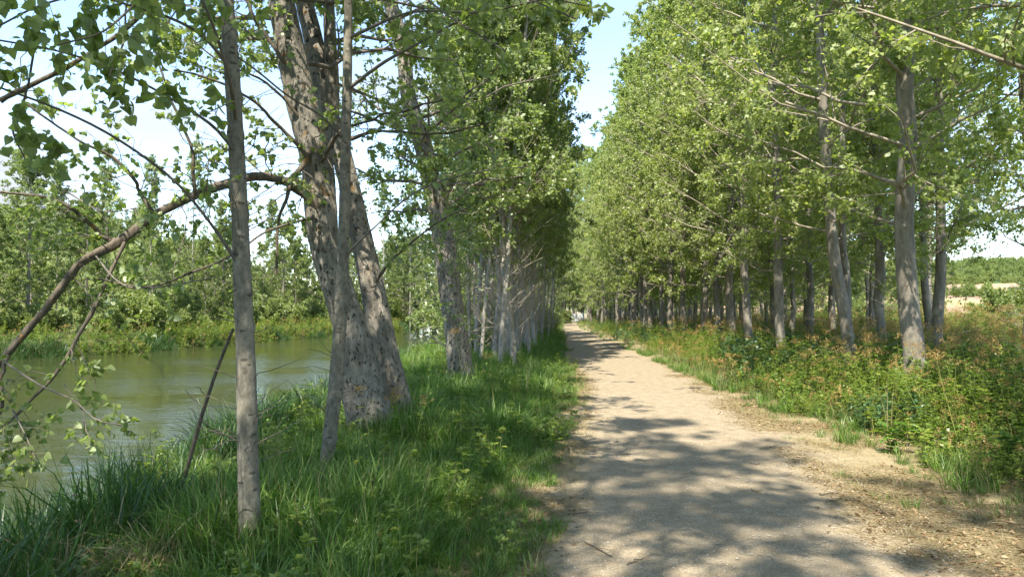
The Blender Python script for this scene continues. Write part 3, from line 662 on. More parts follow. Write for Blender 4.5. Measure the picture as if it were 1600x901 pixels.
# the rest of the rows
ORD = ['seventh', 'eighth', 'ninth', 'tenth', 'eleventh', 'twelfth', 'thirteenth']
rows = [(6.9, 33, 4.0, 'front'), (10.3, 36, 4.2, 'second'), (13.9, 24, 4.4, 'third'), (17.4, 31, 5.0, 'fourth'), (21, 44, 6.0, 'fifth')]
for ri, (x0, y0, st, nm) in enumerate(rows):
    y = y0; cnt = 0
    while y < 116:
        x = x0 + .058 * (y - 12) + (.0008 * max(0, y - 60) ** 2 * .8 if ri == 0 else 0) + rt.normal() * .2
        if not (ri > 0 and y < 45 and x / y * F_PX + CX > 1480):
            place('poplar_tree', DEN[rt.integers(2)] if y > 30 else POP[rt.integers(4)], x, y + rt.normal() * .3, rt.random() * 6.28, ('front row poplar, %s along counting from the thickest trunk' % ORD[cnt]) if ri == 0 and cnt < 7 else 'grey poplar with bright green crown, far down the %s plantation row' % nm, group='distant poplars of the %s row' % nm, s=.78 + .2 * rt.random()); cnt += 1
        y += st + rt.normal() * .3

# left bank thicket: slim poplars with pale stems
THI = [poplar(200 + i, H=15 + i, r0=.044 + .008 * i, cb=2.9, rad=2.3, nb=50, ns=8, nt=5, nl=12, leaf=.085, elev=(35, 65), bark='bark_thin', lm='bank_leaf', tw='twig_pale', sides=8, lowbare=26, droop=0, flare=1.15, barelen=1.7, bareup=.75) for i in range(4)]
TAL = [poplar(230 + i, H=21, r0=.07, cb=3.0, rad=3.7, nb=40, ns=9, nt=5, nl=8, leaf=.09, elev=(15, 60), bark='bark_thin', lm='poplar_leaf', tw='twig_pale', lowbare=9, flare=1.2) for i in range(2)]
G2 = 'slim pale stems of the left thicket'
stems = [(752, 19.0), (768, 23), (781, 18.2), (795, 21.5), (803, 25), (812, 22), (822, 25), (828, 29), (742, 26), (762, 29), (812, 33), (838, 35), (788, 38), (844, 42), (824, 47), (852, 50), (803, 30), (777, 34), (733, 22.5), (722, 29), (790, 20), (830, 23.5), (745, 21), (800, 18.8), (816, 27.5), (846, 31), (835, 26.5), (773, 20.5), (856, 38), (862, 46)]
sl = {0: 'slim stem closest to the leaning old tree, first of the left thicket', 2: 'thin pale stem at the front of the left thicket, forking near the ground', 23: 'whitest and straightest stem at the front middle of the left thicket', 21: 'pale stem at the right front corner of the left thicket'}
for i, (px, d) in enumerate(stems):
    t_ = place('thicket_poplar', THI[i % 4], px_tree(px, d), d, rt.random() * 6.28, sl.get(i, 'slim pale stem crowded inside the left thicket'), group=G2 if i in sl else 'inner stems of the left thicket', s=.75 + .4 * rt.random(), tilt=rt.normal() * .05)
    t_.rotation_euler[1] = rt.normal() * .06
for i, (off, y) in enumerate([(-4.6, 24), (-4.4, 33), (-4.4, 41), (-3.4, 47), (-2.6, 57), (-4.2, 67), (-2.2, 76), (-3.6, 88), (-2.0, 97), (-2.6, 108), (-6.3, 78), (-1.9, 38.5)]):
    if -.172 < (float(L_EDGE(y)) + off) / y < -.098 and y < 60: continue
    place('bank_poplar', TAL[i % 2], float(L_EDGE(y)) + off, y, rt.random() * 6.28, 'tall green poplar of the left bank behind the thicket', group='tall poplars along the left side of the path', s=.85 + .25 * rt.random())

# bushes and trees: far bank, hill, end of the path, fields
def bush(seed, H, R_, n, leaf, lm, nt=3, nl=14, stems=9):
    rng = np.random.default_rng(seed); k = 5; s = np.linspace(0, 1, k); a = rng.random(stems) * 6.28; el = np.radians(25 + 60 * rng.random(stems))
    d = np.stack([np.cos(a) * np.cos(el) * R_ / H * 1.2, np.sin(a) * np.cos(el) * R_ / H * 1.2, np.sin(el)], -1)
    P = d[:, None] * (H * .72 * (.7 + .4 * rng.random(stems)))[:, None, None] * s[None, :, None] + np.cumsum(rng.normal(size=(stems, k, 3)) * .05 * H * .3, 1); P[:, 0] = 0; P[:, 0, 2] = -.2
    R = np.repeat((.012 * H * (1 - .8 * s) + .006)[None], stems, 0)
    P2, R2, L2 = spawn(rng, P, R, n, .2, 1, H * .30, k=4, up=.15)
    P3, R3, L3 = spawn(rng, P2, R2, nt, .2, 1, np.maximum(L2 * .5, .25), k=3)
    gb = Geo(); tubes(gb, P, R, 5); tubes(gb, P2, R2, 3); gl = Geo(); leaf_on(gl, rng, P3, nl, leaf, spread=.22 if H > 2 else .1)
    return None, gb.mesh('branches', [M['twig_pale']]), gl.mesh('crown', [M[lm]])
BUSH = [bush(300 + i, 4.5, 2.6, 15, .16, 'bush_leaf', nt=6, nl=10) for i in range(3)]
FTREE = [poplar(320 + i, H=13, r0=.15, cb=1.6, rad=3.2, nb=40, ns=8, nt=5, nl=10, leaf=.14, lm='bush_leaf', lowbare=0, prof=[.9, 1, 1, .8, .4], sides=7) for i in range(2)]
rb = np.random.default_rng(9)
for i in range(62):
    y = 28 + 105 * (i + rb.random()) / 62; off = 3.0 + rb.random() * 5
    x = float(XF(y)) - off
    place('far_bank_bush', BUSH[i % 3], x, y, rb.random() * 6.28, ('light green bush on the far bank, between the left edge and the nearest slim tree' if y < 60 else 'light green bush on the far bank, right of the nearest slim tree'), 'bush', 'bushes on the far bank', s=.6 + .7 * rb.random())
for i in range(46):
    y = 34 + 112 * (i + rb.random()) / 46; x = float(XF(y)) - 6 - rb.random() * 9
    place('far_bank_tree', FTREE[i % 2], x, y, rb.random() * 6.28, ('leafy tree behind the far bank bushes, near the left edge' if y < 60 else 'leafy tree behind the far bank bushes, right of the nearest slim tree'), 'tree', 'trees on the far bank', s=(.6 + .4 * rb.random()) * (1.2 if y > 85 else 1))
for i, (px, d, s) in enumerate([(90, 58, .95), (165, 66, 1.1), (235, 60, .9), (300, 74, 1.15), (345, 84, 1.0), (30, 62, 1.1), (640, 112, 1.5), (600, 108, 1.3), (425, 92, 1.1)]):
    place('slender_far_tree', THI[i % 4], px_tree(px, d), d, rb.random() * 6.28, 'thin airy poplar standing taller than its neighbours on the far bank', 'tree', 'slender trees on the far bank', s=s)
for i in range(230):
    y = 35 + 150 * rb.random(); x = float(XF(y)) - 14 - 62 * rb.random() ** .8
    place('hillside_bush', BUSH[i % 3], x, y, rb.random() * 6.28, 'round yellow green bush on the slope across the river', 'bush', 'bushes on the hillside', s=.5 + .9 * rb.random())
BBUSH = [bush(360 + i, 5.5, 3.0, 16, .13, 'bank_leaf', nt=6, nl=11, stems=11) for i in range(2)]
LOWT = [poplar(370 + i, H=13, r0=.12, cb=.9, rad=3.4, nb=46, ns=8, nt=6, nl=12, leaf=.12, lm='bush_leaf', lowbare=0, prof=[.9, 1, 1, .75, .3], sides=8, droop=.25) for i in range(2)]
def gap(x, y): return -.172 < x / y < -.098 and y < 68      # the open view of the river between the two old trees
for i, (off, y, s) in enumerate([(-4.8, 25, .55), (-4.2, 29, .6), (-5.2, 33, .75), (-4.0, 37, .7), (-5.6, 42, .9), (-4.4, 47, .8), (-6, 53, 1), (-4.6, 60, .9), (-6.5, 68, 1.1), (-4.5, 76, .9), (-6.5, 86, 1.1), (-4.6, 96, 1), (-3, 104, .8), (-3.4, 23, .35), (-2.6, 36, .4), (-2.4, 39, .4), (-2.2, 42, .45), (-1.9, 45, .45), (-1.8, 50, .5), (-1.6, 54, .5), (-1.5, 58, .5), (-1.4, 62, .5), (-1.3, 72, .55), (-1.2, 85, .6), (-3.3, 28, .35), (-3.4, 31, .4), (-1.6, 67, .5), (-1.5, 78, .5), (-1.3, 91, .5)]):
    if gap(float(L_EDGE(y)) + off, y): continue
    place('bank_shrub', BBUSH[i % 2], float(L_EDGE(y)) + off, y, rb.random() * 6.28, 'dark green shrub filling the left bank behind the thicket stems', 'bush', 'shrubs behind the thicket', s=s)
for i, (dx, y, s) in enumerate([(1.2, 27, .55), (.8, 33, .75), (.4, 40, .9), (.6, 50, 1.0), (.2, 62, 1.1), (.3, 76, 1.1), (.5, 92, 1.2), (-1, 108, 1.2)]):
    if gap(float(XS(y)) + dx, y): continue
    place('overhanging_tree', LOWT[i % 2], float(XS(y)) + dx, y, rb.random() * 6.28, 'leafy tree leaning its bright foliage over the near side of the river', 'tree', 'trees overhanging the river', s=s)
for px, d, s in [(641, 117, 1.1), (652, 124, 1.2), (630, 121, 1.0), (662, 136, 1.3), (618, 128, 1.2)]:
    place('river_end_tree', LOWT[int(d) % 2], px_tree(px, d), d, rb.random() * 6.28, 'leafy tree closing the far end of the river', 'tree', 'trees at the far end of the river', s=s)
for i in range(44):     # low trees closing
    x = -24 + 100 * (i + rb.random()) / 44; y = 119 + 14 * rb.random() + (6 if 6 < x < 14 else 0)
    place('woodland_tree', LOWT[i % 2], x, y, rb.random() * 6.28, 'low leafy tree in front of the belt beyond the fence', 'tree', 'low trees beyond the fence', s=.6 + .7 * rb.random())
for i in range(34):     # trees closing the view behind the fence
    x = -14 + 95 * (i + rb.random()) / 34; y = 122 + 26 * rb.random() + (8 if 4 < x < 15 else 0)
    place('woodland_tree', (DEN + TAL)[i % 4], x, y, rb.random() * 6.28, 'green tree of the belt closing the view beyond the fence', 'tree', 'trees beyond the fence', s=.7 + .3 * rb.random())
for i, (off, y, s) in enumerate([(3.1, 29.5, .8), (3.0, 37, .82), (2.9, 46, .85), (2.6, 60, .8), (2.2, 71, .75), (2.2, 84, .95), (1.8, 95, 1.05), (1.6, 106, 1.2), (-.8, 121, 1.3), (.6, 126, 1.35), (-2.6, 118, 1.25), (1.8, 119, 1.2), (-3.9, 112, 1.15)]):
    place('path_side_tree', DEN[i % 2], float(R_EDGE(y)) + off, y, rb.random() * 6.28, 'pale trunked poplar standing apart from the rows near the far end of the path' if i == 2 else 'leafy poplar leaning towards the far end of the path', 'tree', 'trees beside the far end of the path', s=s)
for x, y, s in [(7.2, 96, .55), (12.6, 100, .6), (6.6, 105, .5), (13.5, 88, .5), (2.8, 84, .6), (1.9, 70, .55), (5.3, 112, .55), (4.2, 101, .6), (13.6, 110, .7), (15, 104, .8), (6.6, 114, .6), (13.2, 117, .5)]:
    place('path_end_bush', BUSH[int(x * 10) % 3], x, y, rb.random() * 6, 'low green bush beside the far end of the path', 'bush', 'bushes at the far end of the path', s=s)
for i, (px, d, s) in enumerate([(1575, 46, .95), (1548, 60, .9), (1600, 52, 1.1), (1400, 70, .7), (1425, 64, .6), (1350, 72, .9), (1330, 80, .9), (1290, 86, .8), (1455, 95, .7), (1640, 60, 1.2), (1375, 90, 1.0)]):
    place('field_bush', BUSH[i % 3], px_tree(px, d), d, rb.random() * 6, 'green bush in the meadow behind the plantation', 'bush', 'bushes in the meadow', s=s)

# ------------------------------------------------------------------ trees of the near left bank, built one by one
def root(name, base, label, cat='tree', group=None):
    r = bpy.data.objects.new(name, None); COL.objects.link(r); r.location = tuple(base); r.empty_display_size = .3; return tag(r, label, cat, group)
def stem_from(pts, k, base):
    """pts: (px, py, depth, width_px)"""
    q = np.array([[*(at(px, py, d) - base), w * d / F_PX / 2] for px, py, d, w in pts]); return smooth_path(q, k)
LEAFM = []
for i in range(4):
    g = Geo(); r4 = np.random.default_rng(400 + i)
    leaves(g, np.zeros((1, 3)), np.array([[0, 1., 0]]), np.array([[0, 0, 1.]]), 1.0, w=.46 + .05 * r4.random(), v=np.array([.3 + .22 * i]), detail=True, fold=.1); LEAFM.append(g.mesh('leaf', [M['bank_leaf']]))
def leaf_objs(rng, parent, P, n, size=(.055, .085)):
    ids = rng.integers(0, len(P), n); p, T, _ = sample(P, np.zeros(P.shape[:2]), ids, .2 + .8 * rng.random(n))
    d = unit(rvec(rng, n) + T * .5 + [0, 0, -.7]); nr = rvec(rng, n); nr = unit(nr - (nr * d).sum(-1, keepdims=True) * d); s = np.cross(d, nr)
    for i in range(n):
        o = bpy.data.objects.new('leaf', LEAFM[rng.integers(4)]); COL.objects.link(o); o.parent = parent
        sz = rng.uniform(*size)
        m = Matrix(((s[i, 0], d[i, 0], nr[i, 0]), (s[i, 1], d[i, 1], nr[i, 1]), (s[i, 2], d[i, 2], nr[i, 2]))).to_4x4()
        o.matrix_basis = Matrix.Translation(tuple(p[i] + rvec(rng, 1)[0] * .02)) @ m @ Matrix.Scale(sz, 4)

# --- twin trunked old tree with the arching limb
rA = np.random.default_rng(500)
base = at(610, 705, 8.9); base[2] = float(height(base[0], base[1]))
big = root('old_tree', base, 'old twin trunked tree with rough lichened bark and a long arching limb over the river')
TA = [(612, 770, 8.7, 100), (600, 705, 8.7, 82), (587, 667, 8.75, 74), (570, 613, 8.8, 63), (557, 560, 8.85, 55), (547, 507, 8.9, 48), (513, 400, 9.0, 46), (503, 330, 9.0, 48), (494, 250, 9.1, 49), (470, 150, 9.1, 47), (450, 50, 9.1, 43), (436, -30, 9.2, 40), (405, -150, 9.3, 34), (380, -350, 9.4, 26), (350, -700, 9.6, 10)]
TB = [(650, 735, 9.5, 66), (640, 690, 9.5, 52), (630, 655, 9.5, 44), (619, 610, 9.5, 41), (592, 507, 9.6, 40), (572, 400, 9.7, 36), (558, 340, 9.75, 33), (540, 265, 9.8, 31), (520, 200, 9.9, 31), (503, 130, 9.9, 30), (487, 50, 10, 29), (470, -30, 10, 27), (460, -150, 10, 24), (450, -450, 10, 14), (445, -700, 10, 6)]
TC = [(520, 200, 9.9, 22), (519, 130, 9.85, 20), (516, 60, 9.8, 19), (514, 0, 9.8, 17), (515, -150, 9.8, 14), (520, -450, 9.8, 6)]
for pts, mt in ((TA, 'bark_old'), (TB, 'bark_old'), (TC, 'bark_old')):
    k = 150; q = stem_from(pts, k, base); g = Geo(); lm = lumps(rA, k, 36, .10)
    a = np.arange(36); lm = lm + .022 * np.sin(a[None, None, :] * 2 * pi / 36 * 9 + np.cumsum(rA.normal(size=k) * .12)[None, :, None]) + .013 * rA.normal(size=lm.shape)
    tubes(g, q[None, :, :3], q[None, :, 3], 36, lump=lm); g.obj('trunk', [M[mt]], big)
    if pts is TA: QA = q
    elif pts is TB: QB = q
limb_pts = {
 'arch': [(500, 320, 8.9, 30), (470, 298, 8.8, 19), (440, 282, 8.6, 16), (400, 277, 8.4, 15), (350, 288, 8.2, 15), (290, 312, 8.0, 14), (235, 340, 7.8, 14), (185, 378, 7.6, 16), (135, 405, 7.4, 15), (105, 435, 7.3, 13), (75, 478, 7.2, 12), (40, 520, 7.1, 12), (0, 566, 7.0, 11), (-60, 640, 6.9, 8)],
 'a': [(190, 376, 7.6, 8), (165, 372, 7.6, 8), (140, 350, 7.5, 7), (110, 325, 7.4, 6), (70, 308, 7.3, 5), (0, 300, 7.1, 4)],
 'b': [(240, 335, 7.8, 7), (225, 310, 7.8, 6), (205, 275, 7.7, 6), (170, 242, 7.6, 5), (120, 218, 7.4, 4), (40, 160, 7.2, 4)],
 'c': [(305, 305, 8.0, 7), (302, 265, 7.9, 6), (298, 225, 7.9, 5), (280, 185, 7.8, 5), (262, 140, 7.7, 4), (240, 70, 7.6, 3)],
 'd': [(195, 380, 7.6, 7), (175, 420, 7.4, 6), (150, 475, 7.2, 7), (125, 520, 7.1, 6), (92, 575, 7.0, 6), (50, 625, 6.9, 5), (0, 672, 6.8, 6)],
 'e': [(12, 556, 7.0, 7), (4, 600, 6.9, 6), (0, 640, 6.85, 5), (-20, 700, 6.8, 4)],
 'f': [(0, 158, 8.0, 10), (40, 138, 8.1, 9), (78, 118, 8.2, 9), (150, 78, 8.4, 8), (215, 28, 8.6, 9), (290, -60, 8.8, 12), (395, -140, 9.2, 18)],
 'g': [(490, 340, 8.8, 6), (450, 350, 8.5, 4), (410, 365, 8.2, 4), (360, 400, 7.8, 4), (300, 425, 7.5, 4), (230, 448, 7.2, 3), (130, 432, 7.0, 2.5)],
 'h': [(505, 200, 9.2, 14), (485, 235, 8.9, 12), (462, 275, 8.7, 10), (443, 315, 8.6, 6), (434, 360, 8.6, 5), (430, 430, 8.6, 4)],
 'i': [(480, 245, 8.8, 9), (440, 200, 8.6, 6), (400, 160, 8.3, 5), (350, 130, 8.1, 4), (270, 110, 7.9, 3)],
 'j': [(500, 250, 8.9, 9), (535, 205, 8.6, 5), (580, 190, 8.4, 4), (640, 170, 8.2, 4), (700, 150, 8.0, 3)],
 'k': [(540, 220, 9.4, 8), (590, 205, 9.0, 5), (650, 208, 8.8, 4), (700, 208, 8.6, 3.5), (770, 190, 8.4, 2.5)],
 'l': [(470, 130, 9.0, 10), (440, 90, 8.9, 8), (405, 40, 8.8, 7), (370, -20, 8.7, 6)],
 'm': [(480, 200, 9.0, 7), (440, 150, 8.8, 5), (400, 120, 8.6, 4), (340, 95, 8.4, 3), (280, 40, 8.2, 2.5)],
 'n': [(585, 440, 9.5, 6), (620, 400, 9.4, 4), (680, 350, 9.2, 3), (740, 320, 9.0, 2)],
}
LP, LR = [], []
for nm, pts in limb_pts.items():
    k = 60 if nm == 'arch' else 26; q = stem_from(pts, k, base); g = Geo(); q[:, 3] *= .9 * (1 + .10 * rA.normal(size=k) * (rA.random(k) < .35)); q[:, :3] += np.convolve(rA.normal(size=k), [.3, .4, .3], 'same')[:, None] * rA.normal(size=3) * .012
    sd = 14 if nm == 'arch' else 8; tubes(g, q[None, :, :3], q[None, :, 3], sd, lump=lumps(rA, k, sd, .12, .03)); g.obj('limb' if nm == 'arch' else 'branch', [M['limb_bark']], big)
    ii = np.linspace(0, k - 1, 8).astype(int); LP.append(q[ii, :3]); LR.append(q[ii, 3])
    if nm == 'arch': LP.append(q[np.linspace(0, k // 2, 8).astype(int), :3]); LR.append(q[np.linspace(0, k // 2, 8).astype(int), 3])
LP, LR = np.array(LP), np.array(LR)
g = Geo(); T1, R1, L1 = spawn(rA, LP, LR, 9, .12, 1, .8, ang=(30, 80), k=6, up=.1, droop=.15, rs=.3, wob=.055, rtip=.0025); R1 = np.minimum(R1, .007)
T2, R2, L2 = spawn(rA, T1, R1, 5, .15, 1, .36, ang=(30, 75), k=5, rtip=.0018, wob=.07); T3, R3, _ = spawn(rA, T2, R2, 2, .3, 1, .16, k=3, rtip=.0014, wob=.06)
tubes(g, T1, R1, 4, v=.5); tubes(g, T2, R2, 3); tubes(g, T3, R3, 3); o = g.obj('twigs', [M['twig']], big); o['kind'] = 'stuff'
g = Geo(); sel = rA.random(len(T2)) < .8; leaf_on(g, rA, T2[sel], 8, .062, spread=.03, hang=.6, detail=True, w=.46); o = g.obj('small_leaves', [M['bank_leaf']], big); o['kind'] = 'stuff'
# leafy sprays that hang in front of the water and of the far bank
def spray(rng, pts, base, n2=7, L=.45):
    q = stem_from(pts, 12, base); P = q[None, ::1, :3]; R = q[None, :, 3]
    A, B, _ = spawn(rng, P, R, n2, .25, 1, L, k=4, up=0, droop=.15, rtip=.0018, wob=.04); return P, R, A, B
SP = [[(150, 400, 7.2, 3), (185, 440, 6.6, 3), (230, 450, 6.4, 2.5), (330, 435, 6.3, 2)], [(0, 560, 6.9, 4), (60, 600, 6.6, 3), (115, 625, 6.4, 2.5), (150, 655, 6.3, 2.5), (190, 663, 6.2, 2)], [(20, 640, 6.8, 3), (40, 680, 6.5, 2), (55, 715, 6.4, 2)],
      [(100, 600, 6.5, 2), (130, 645, 6.4, 2), (135, 700, 6.3, 1.5)], [(105, 300, 7.3, 3), (160, 330, 7.0, 2), (215, 325, 6.8, 2)]]
g = Geo(); AL = []
for pts in SP:
    P, R, A, B = spray(rA, pts, base); tubes(g, P, R, 4); tubes(g, A, B, 3); AL.append(A)
o = g.obj('hanging_twigs', [M['twig']], big); o['kind'] = 'stuff'
for A, n_ in zip(AL, (90, 80, 34, 36, 40)): leaf_objs(rA, big, A, n_, (.05, .08))
# crown above the picture's upper edge: throws the dappled shade on the path
def crown(rng, Q, parent, cb, nb, rad, leaf=.09, lm='bank_leaf', ns=8, nt=5, nl=10, tw='twig', top=None):
    P = Q[None, :, :3]; R = Q[None, :, 3]; H = Q[:, 2].max(); t = np.sort(rng.random(nb)); h = cb + (H - cb) * t
    tz = np.interp(h, Q[:, 2], np.linspace(0, 1, len(Q))); b, _, br = sample(P, R, np.zeros(nb, int), tz)
    az = np.arange(nb) * 2.4 + rng.random(nb); el = np.radians(10 + 50 * t); L = rad * np.interp(t, [0, .3, 1], [.8, 1, .4]) * (.7 + .5 * rng.random(nb))
    d = np.stack([np.cos(az) * np.cos(el), np.sin(az) * np.cos(el), np.sin(el)], -1); k = 7; s = np.linspace(0, 1, k); W = np.cumsum(rng.normal(size=(nb, k, 3)) * .04, 1); W -= W[:, :1]
    P1 = b[:, None] + d[:, None] * (L[:, None] * s)[..., None] + W * L[:, None, None]; R1 = np.maximum(np.minimum(br * .5, .04)[:, None] * (1 - .85 * s), .004)
    P2, R2, L2 = spawn(rng, P1, R1, ns, .2, 1, L * .38, k=4, rtip=.003); P3, R3, L3 = spawn(rng, P2, R2, nt, .15, 1, np.maximum(L2 * .5, .25), k=3, rtip=.002)
    g = Geo(); tubes(g, P1, R1, 5); tubes(g, P2, R2, 3); tubes(g, P3, R3, 3); o = g.obj('branches', [M[tw]], parent); o['kind'] = 'stuff'
    g = Geo(); leaf_on(g, rng, P3, nl, leaf, spread=.1); o = g.obj('crown', [M[lm]], parent); o['kind'] = 'stuff'
    return P1, R1
crown(rA, QA, big, 4.9, 34, 4.2, nl=9); crown(rA, QB, big, 5.2, 22, 3.2, nl=9)

# --- second old tree
rC = np.random.default_rng(510); base = at(722, 600, 14.6); base[2] = float(height(base[0], base[1]))
tc_ = root('old_tree', base, 'leaning old tree with brown furrowed bark and dead twigs, right of the twin trunked tree')
q = stem_from([(726, 640, 14.6, 52), (719, 580, 14.6, 40), (710, 500, 14.6, 37), (699, 420, 14.6, 35), (685, 340, 14.7, 31), (664, 240, 14.8, 28), (639, 150, 14.9, 24), (628, 70, 15, 22), (605, -20, 15, 20), (585, -200, 15, 22), (570, -500, 15, 7)], 130, base)
g = Geo(); lm = lumps(rC, 130, 28, .12) + .014 * rC.normal(size=(1, 130, 28)); tubes(g, q[None, :, :3], q[None, :, 3], 28, lump=lm); g.obj('trunk', [M['bark_old']], tc_)
PT, RT, _ = spawn(rC, q[None, :, :3], q[None, :, 3], 90, .12, .62, 1.3, ang=(40, 85), k=6, up=.1, droop=.2, rs=.1, wob=.06, taper_len=False); RT = np.minimum(RT, .008)
g = Geo(); tubes(g, PT, RT, 4); P2, R2, _ = spawn(rC, PT, RT, 5, .2, 1, .45, k=4, wob=.06); tubes(g, P2, R2, 3); o = g.obj('twigs', [M['twig_pale']], tc_); o['kind'] = 'stuff'
g = Geo(); sel = rC.random(len(P2)) < .5; leaf_on(g, rC, P2[sel], 6, .07, spread=.05); o = g.obj('small_leaves', [M['bank_leaf']], tc_); o['kind'] = 'stuff'
crown(rC, q, tc_, 3.6, 46, 3.2, nl=10)

# --- the two slim trees in front
def slim(seed, name_label, pts, cb, nb, rad, limbs, nleaf, leafp, tw=60):
    rng = np.random.default_rng(seed); b0 = at(*pts[1][:3]); b0[2] = float(height(b0[0], b0[1]))
    t = root('slim_tree', b0, name_label, group='slim trees on the near bank'); q = stem_from(pts, 140, b0); g = Geo()
    lm = lumps(rng, 140, 20, .07) + .012 * rng.normal(size=(1, 140, 20))
    for j in range(34):    # knots and branch collars
        c, a = rng.integers(4, 136), rng.integers(0, 20); lm[0, c, [a, (a + 1) % 20, a - 1]] += (.28, .14, .14); lm[0, c + 1, a] += .12
    tubes(g, q[None, :, :3], q[None, :, 3], 20, lump=lm); g.obj('trunk', [M['bark_slim']], t)
    LP, LR = [], []
    for pl in limbs:
        p = stem_from(pl, 20, b0); g = Geo(); tubes(g, p[None, :, :3], p[None, :, 3], 7, lump=lumps(rng, 20, 7, .1, .03)); g.obj('branch', [M['twig']], t)
        ii = np.linspace(0, 19, 8).astype(int); LP.append(p[ii, :3]); LR.append(p[ii, 3])
    LP, LR = np.array(LP), np.array(LR)
    A, B, _ = spawn(rng, LP, LR, 8, .15, 1, .5, k=5, rs=.4, rtip=.0016, wob=.05, up=0, droop=.1); A2, B2, _ = spawn(rng, A, B, 3, .3, 1, .2, k=3, rtip=.0012)
    g = Geo(); tubes(g, A, np.minimum(B, .004), 3); tubes(g, A2, B2, 3)
    S1, S2, _ = spawn(rng, q[None, :, :3], q[None, :, 3], tw, .2, .6, .55, ang=(45, 85), k=5, up=.2, droop=.2, rs=.07, wob=.05, taper_len=False, rtip=.0015); tubes(g, S1, np.minimum(S2, .0035), 3)
    o = g.obj('twigs', [M['twig']], t); o['kind'] = 'stuff'
    if nleaf:
        ids = np.array(leafp); m_ = np.isin(np.repeat(np.arange(len(LP)), 8), ids); leaf_objs(rng, t, A[m_], nleaf, (.06, .095)); g = Geo(); leaf_on(g, rng, A[m_], 4, .07, spread=.05, hang=.6, detail=True, w=.46); leaf_on(g, rng, A2, 3, .055, spread=.03, hang=.6, detail=True, w=.46); o = g.obj('small_leaves', [M['bank_leaf']], t); o['kind'] = 'stuff'
    crown(rng, q, t, cb, nb, rad, nl=9, leaf=.08)
    return t
slim(520, 'nearest slim grey tree with a straight knotted trunk, left of the old twin trunked tree',
     [(392, 905, 4.75, 44), (391, 855, 4.75, 35), (388, 740, 4.75, 31), (385, 600, 4.75, 30), (379, 450, 4.8, 27), (373, 300, 4.85, 25), (366, 170, 4.9, 24), (357, 40, 4.9, 22), (350, -80, 5, 20), (335, -400, 5.1, 15), (320, -1000, 5.2, 4)], 4.2, 32, 2.9,
     [[(377, 420, 4.8, 7), (330, 350, 4.7, 5), (270, 280, 4.6, 4.5), (180, 215, 4.5, 4), (90, 170, 4.4, 3.5), (-20, 130, 4.3, 3)],
      [(370, 240, 4.85, 6), (330, 195, 4.7, 5), (260, 150, 4.6, 4), (180, 110, 4.4, 4), (90, 80, 4.3, 3), (-20, 60, 4.2, 3)],
      [(362, 110, 4.9, 6), (320, 60, 4.7, 5), (270, 30, 4.5, 5), (190, 5, 4.3, 4), (110, -20, 4.2, 3), (0, -30, 4.1, 3)],
      [(368, 185, 4.8, 7), (360, 130, 4.5, 6), (340, 60, 4.3, 5), (320, 10, 4.1, 4), (290, -60, 4, 4)],
      [(352, 0, 4.9, 8), (300, -60, 4.6, 6), (220, 0, 4.2, 4), (160, 50, 4.0, 3), (90, 70, 3.9, 3)],
      [(352, -20, 4.9, 8), (260, -80, 4.5, 6), (150, -20, 4.2, 4), (60, 10, 4.0, 3), (0, 40, 3.9, 3)],
      [(350, -40, 4.9, 8), (250, -100, 4.5, 5), (200, 0, 4.3, 3), (195, 60, 4.2, 3), (170, 120, 4.1, 2)],
      [(350, -60, 4.9, 8), (120, -120, 4.4, 5), (40, 150, 4.4, 3), (20, 200, 4.4, 3), (40, 250, 4.4, 2)]], 285, [2, 4, 5, 6, 7, 1])
slim(530, 'dark slim tree leaning slightly right, standing in front of the old twin trunked tree',
     [(498, 800, 6.7, 26), (504, 765, 6.7, 21), (516, 680, 6.7, 22), (527, 570, 6.7, 21), (534, 460, 6.7, 19), (538, 330, 6.7, 17), (541, 200, 6.7, 16), (544, 60, 6.7, 14), (545, -60, 6.7, 12), (548, -400, 6.7, 9), (550, -800, 6.7, 3)], 4.8, 18, 2.2,
     [[(543, 140, 6.7, 6), (600, 98, 6.4, 5), (660, 65, 6.2, 4), (730, 25, 6.0, 4), (800, -20, 5.8, 3)],
      [(541, 220, 6.7, 5), (500, 180, 6.5, 4), (450, 150, 6.3, 3), (400, 110, 6.1, 3), (330, 60, 6, 2)],
      [(544, 60, 6.7, 6), (640, 20, 6.2, 4), (750, 20, 5.6, 3.5), (850, 0, 5.2, 3), (920, 10, 5.0, 2)],
      [(538, 400, 6.7, 5), (580, 360, 6.5, 3), (650, 300, 6.3, 2.5), (740, 270, 6.1, 2), (830, 260, 6, 1.5)],
      [(545, -30, 6.7, 7), (660, -70, 6, 4), (760, -30, 5.4, 3), (830, 0, 5.1, 3), (900, 30, 4.9, 2)],
      [(545, -50, 6.7, 7), (600, -60, 6, 4), (680, 10, 5.6, 3), (740, 50, 5.3, 3), (790, 80, 5.1, 2)]], 190, [2, 4, 5], tw=50)

# trees beside and behind the viewer; out of the picture, but their shade lies in it
for i, (x, y, s) in enumerate([(-3.3, -2.0, .85), (-2.0, -4.6, .95), (1.5, -5.2, .95), (5.2, -2.2, .9), (6.2, .4, .9), (-6.0, -4.5, .9), (-1.9, -1.1, .9), (2.4, -3.4, .95), (-3.6, .6, .75), (-4.8, -.8, .85), (-7.6, 1.6, .8), (1.9, -9.0, .95), (-2.6, -9.0, 1.0)]):
    place('shade_poplar', TAL[i % 2], x, y, i * 1.3, 'tall poplar standing behind the viewer, seen by its shade on the path', group='poplars shading the near path', s=s)

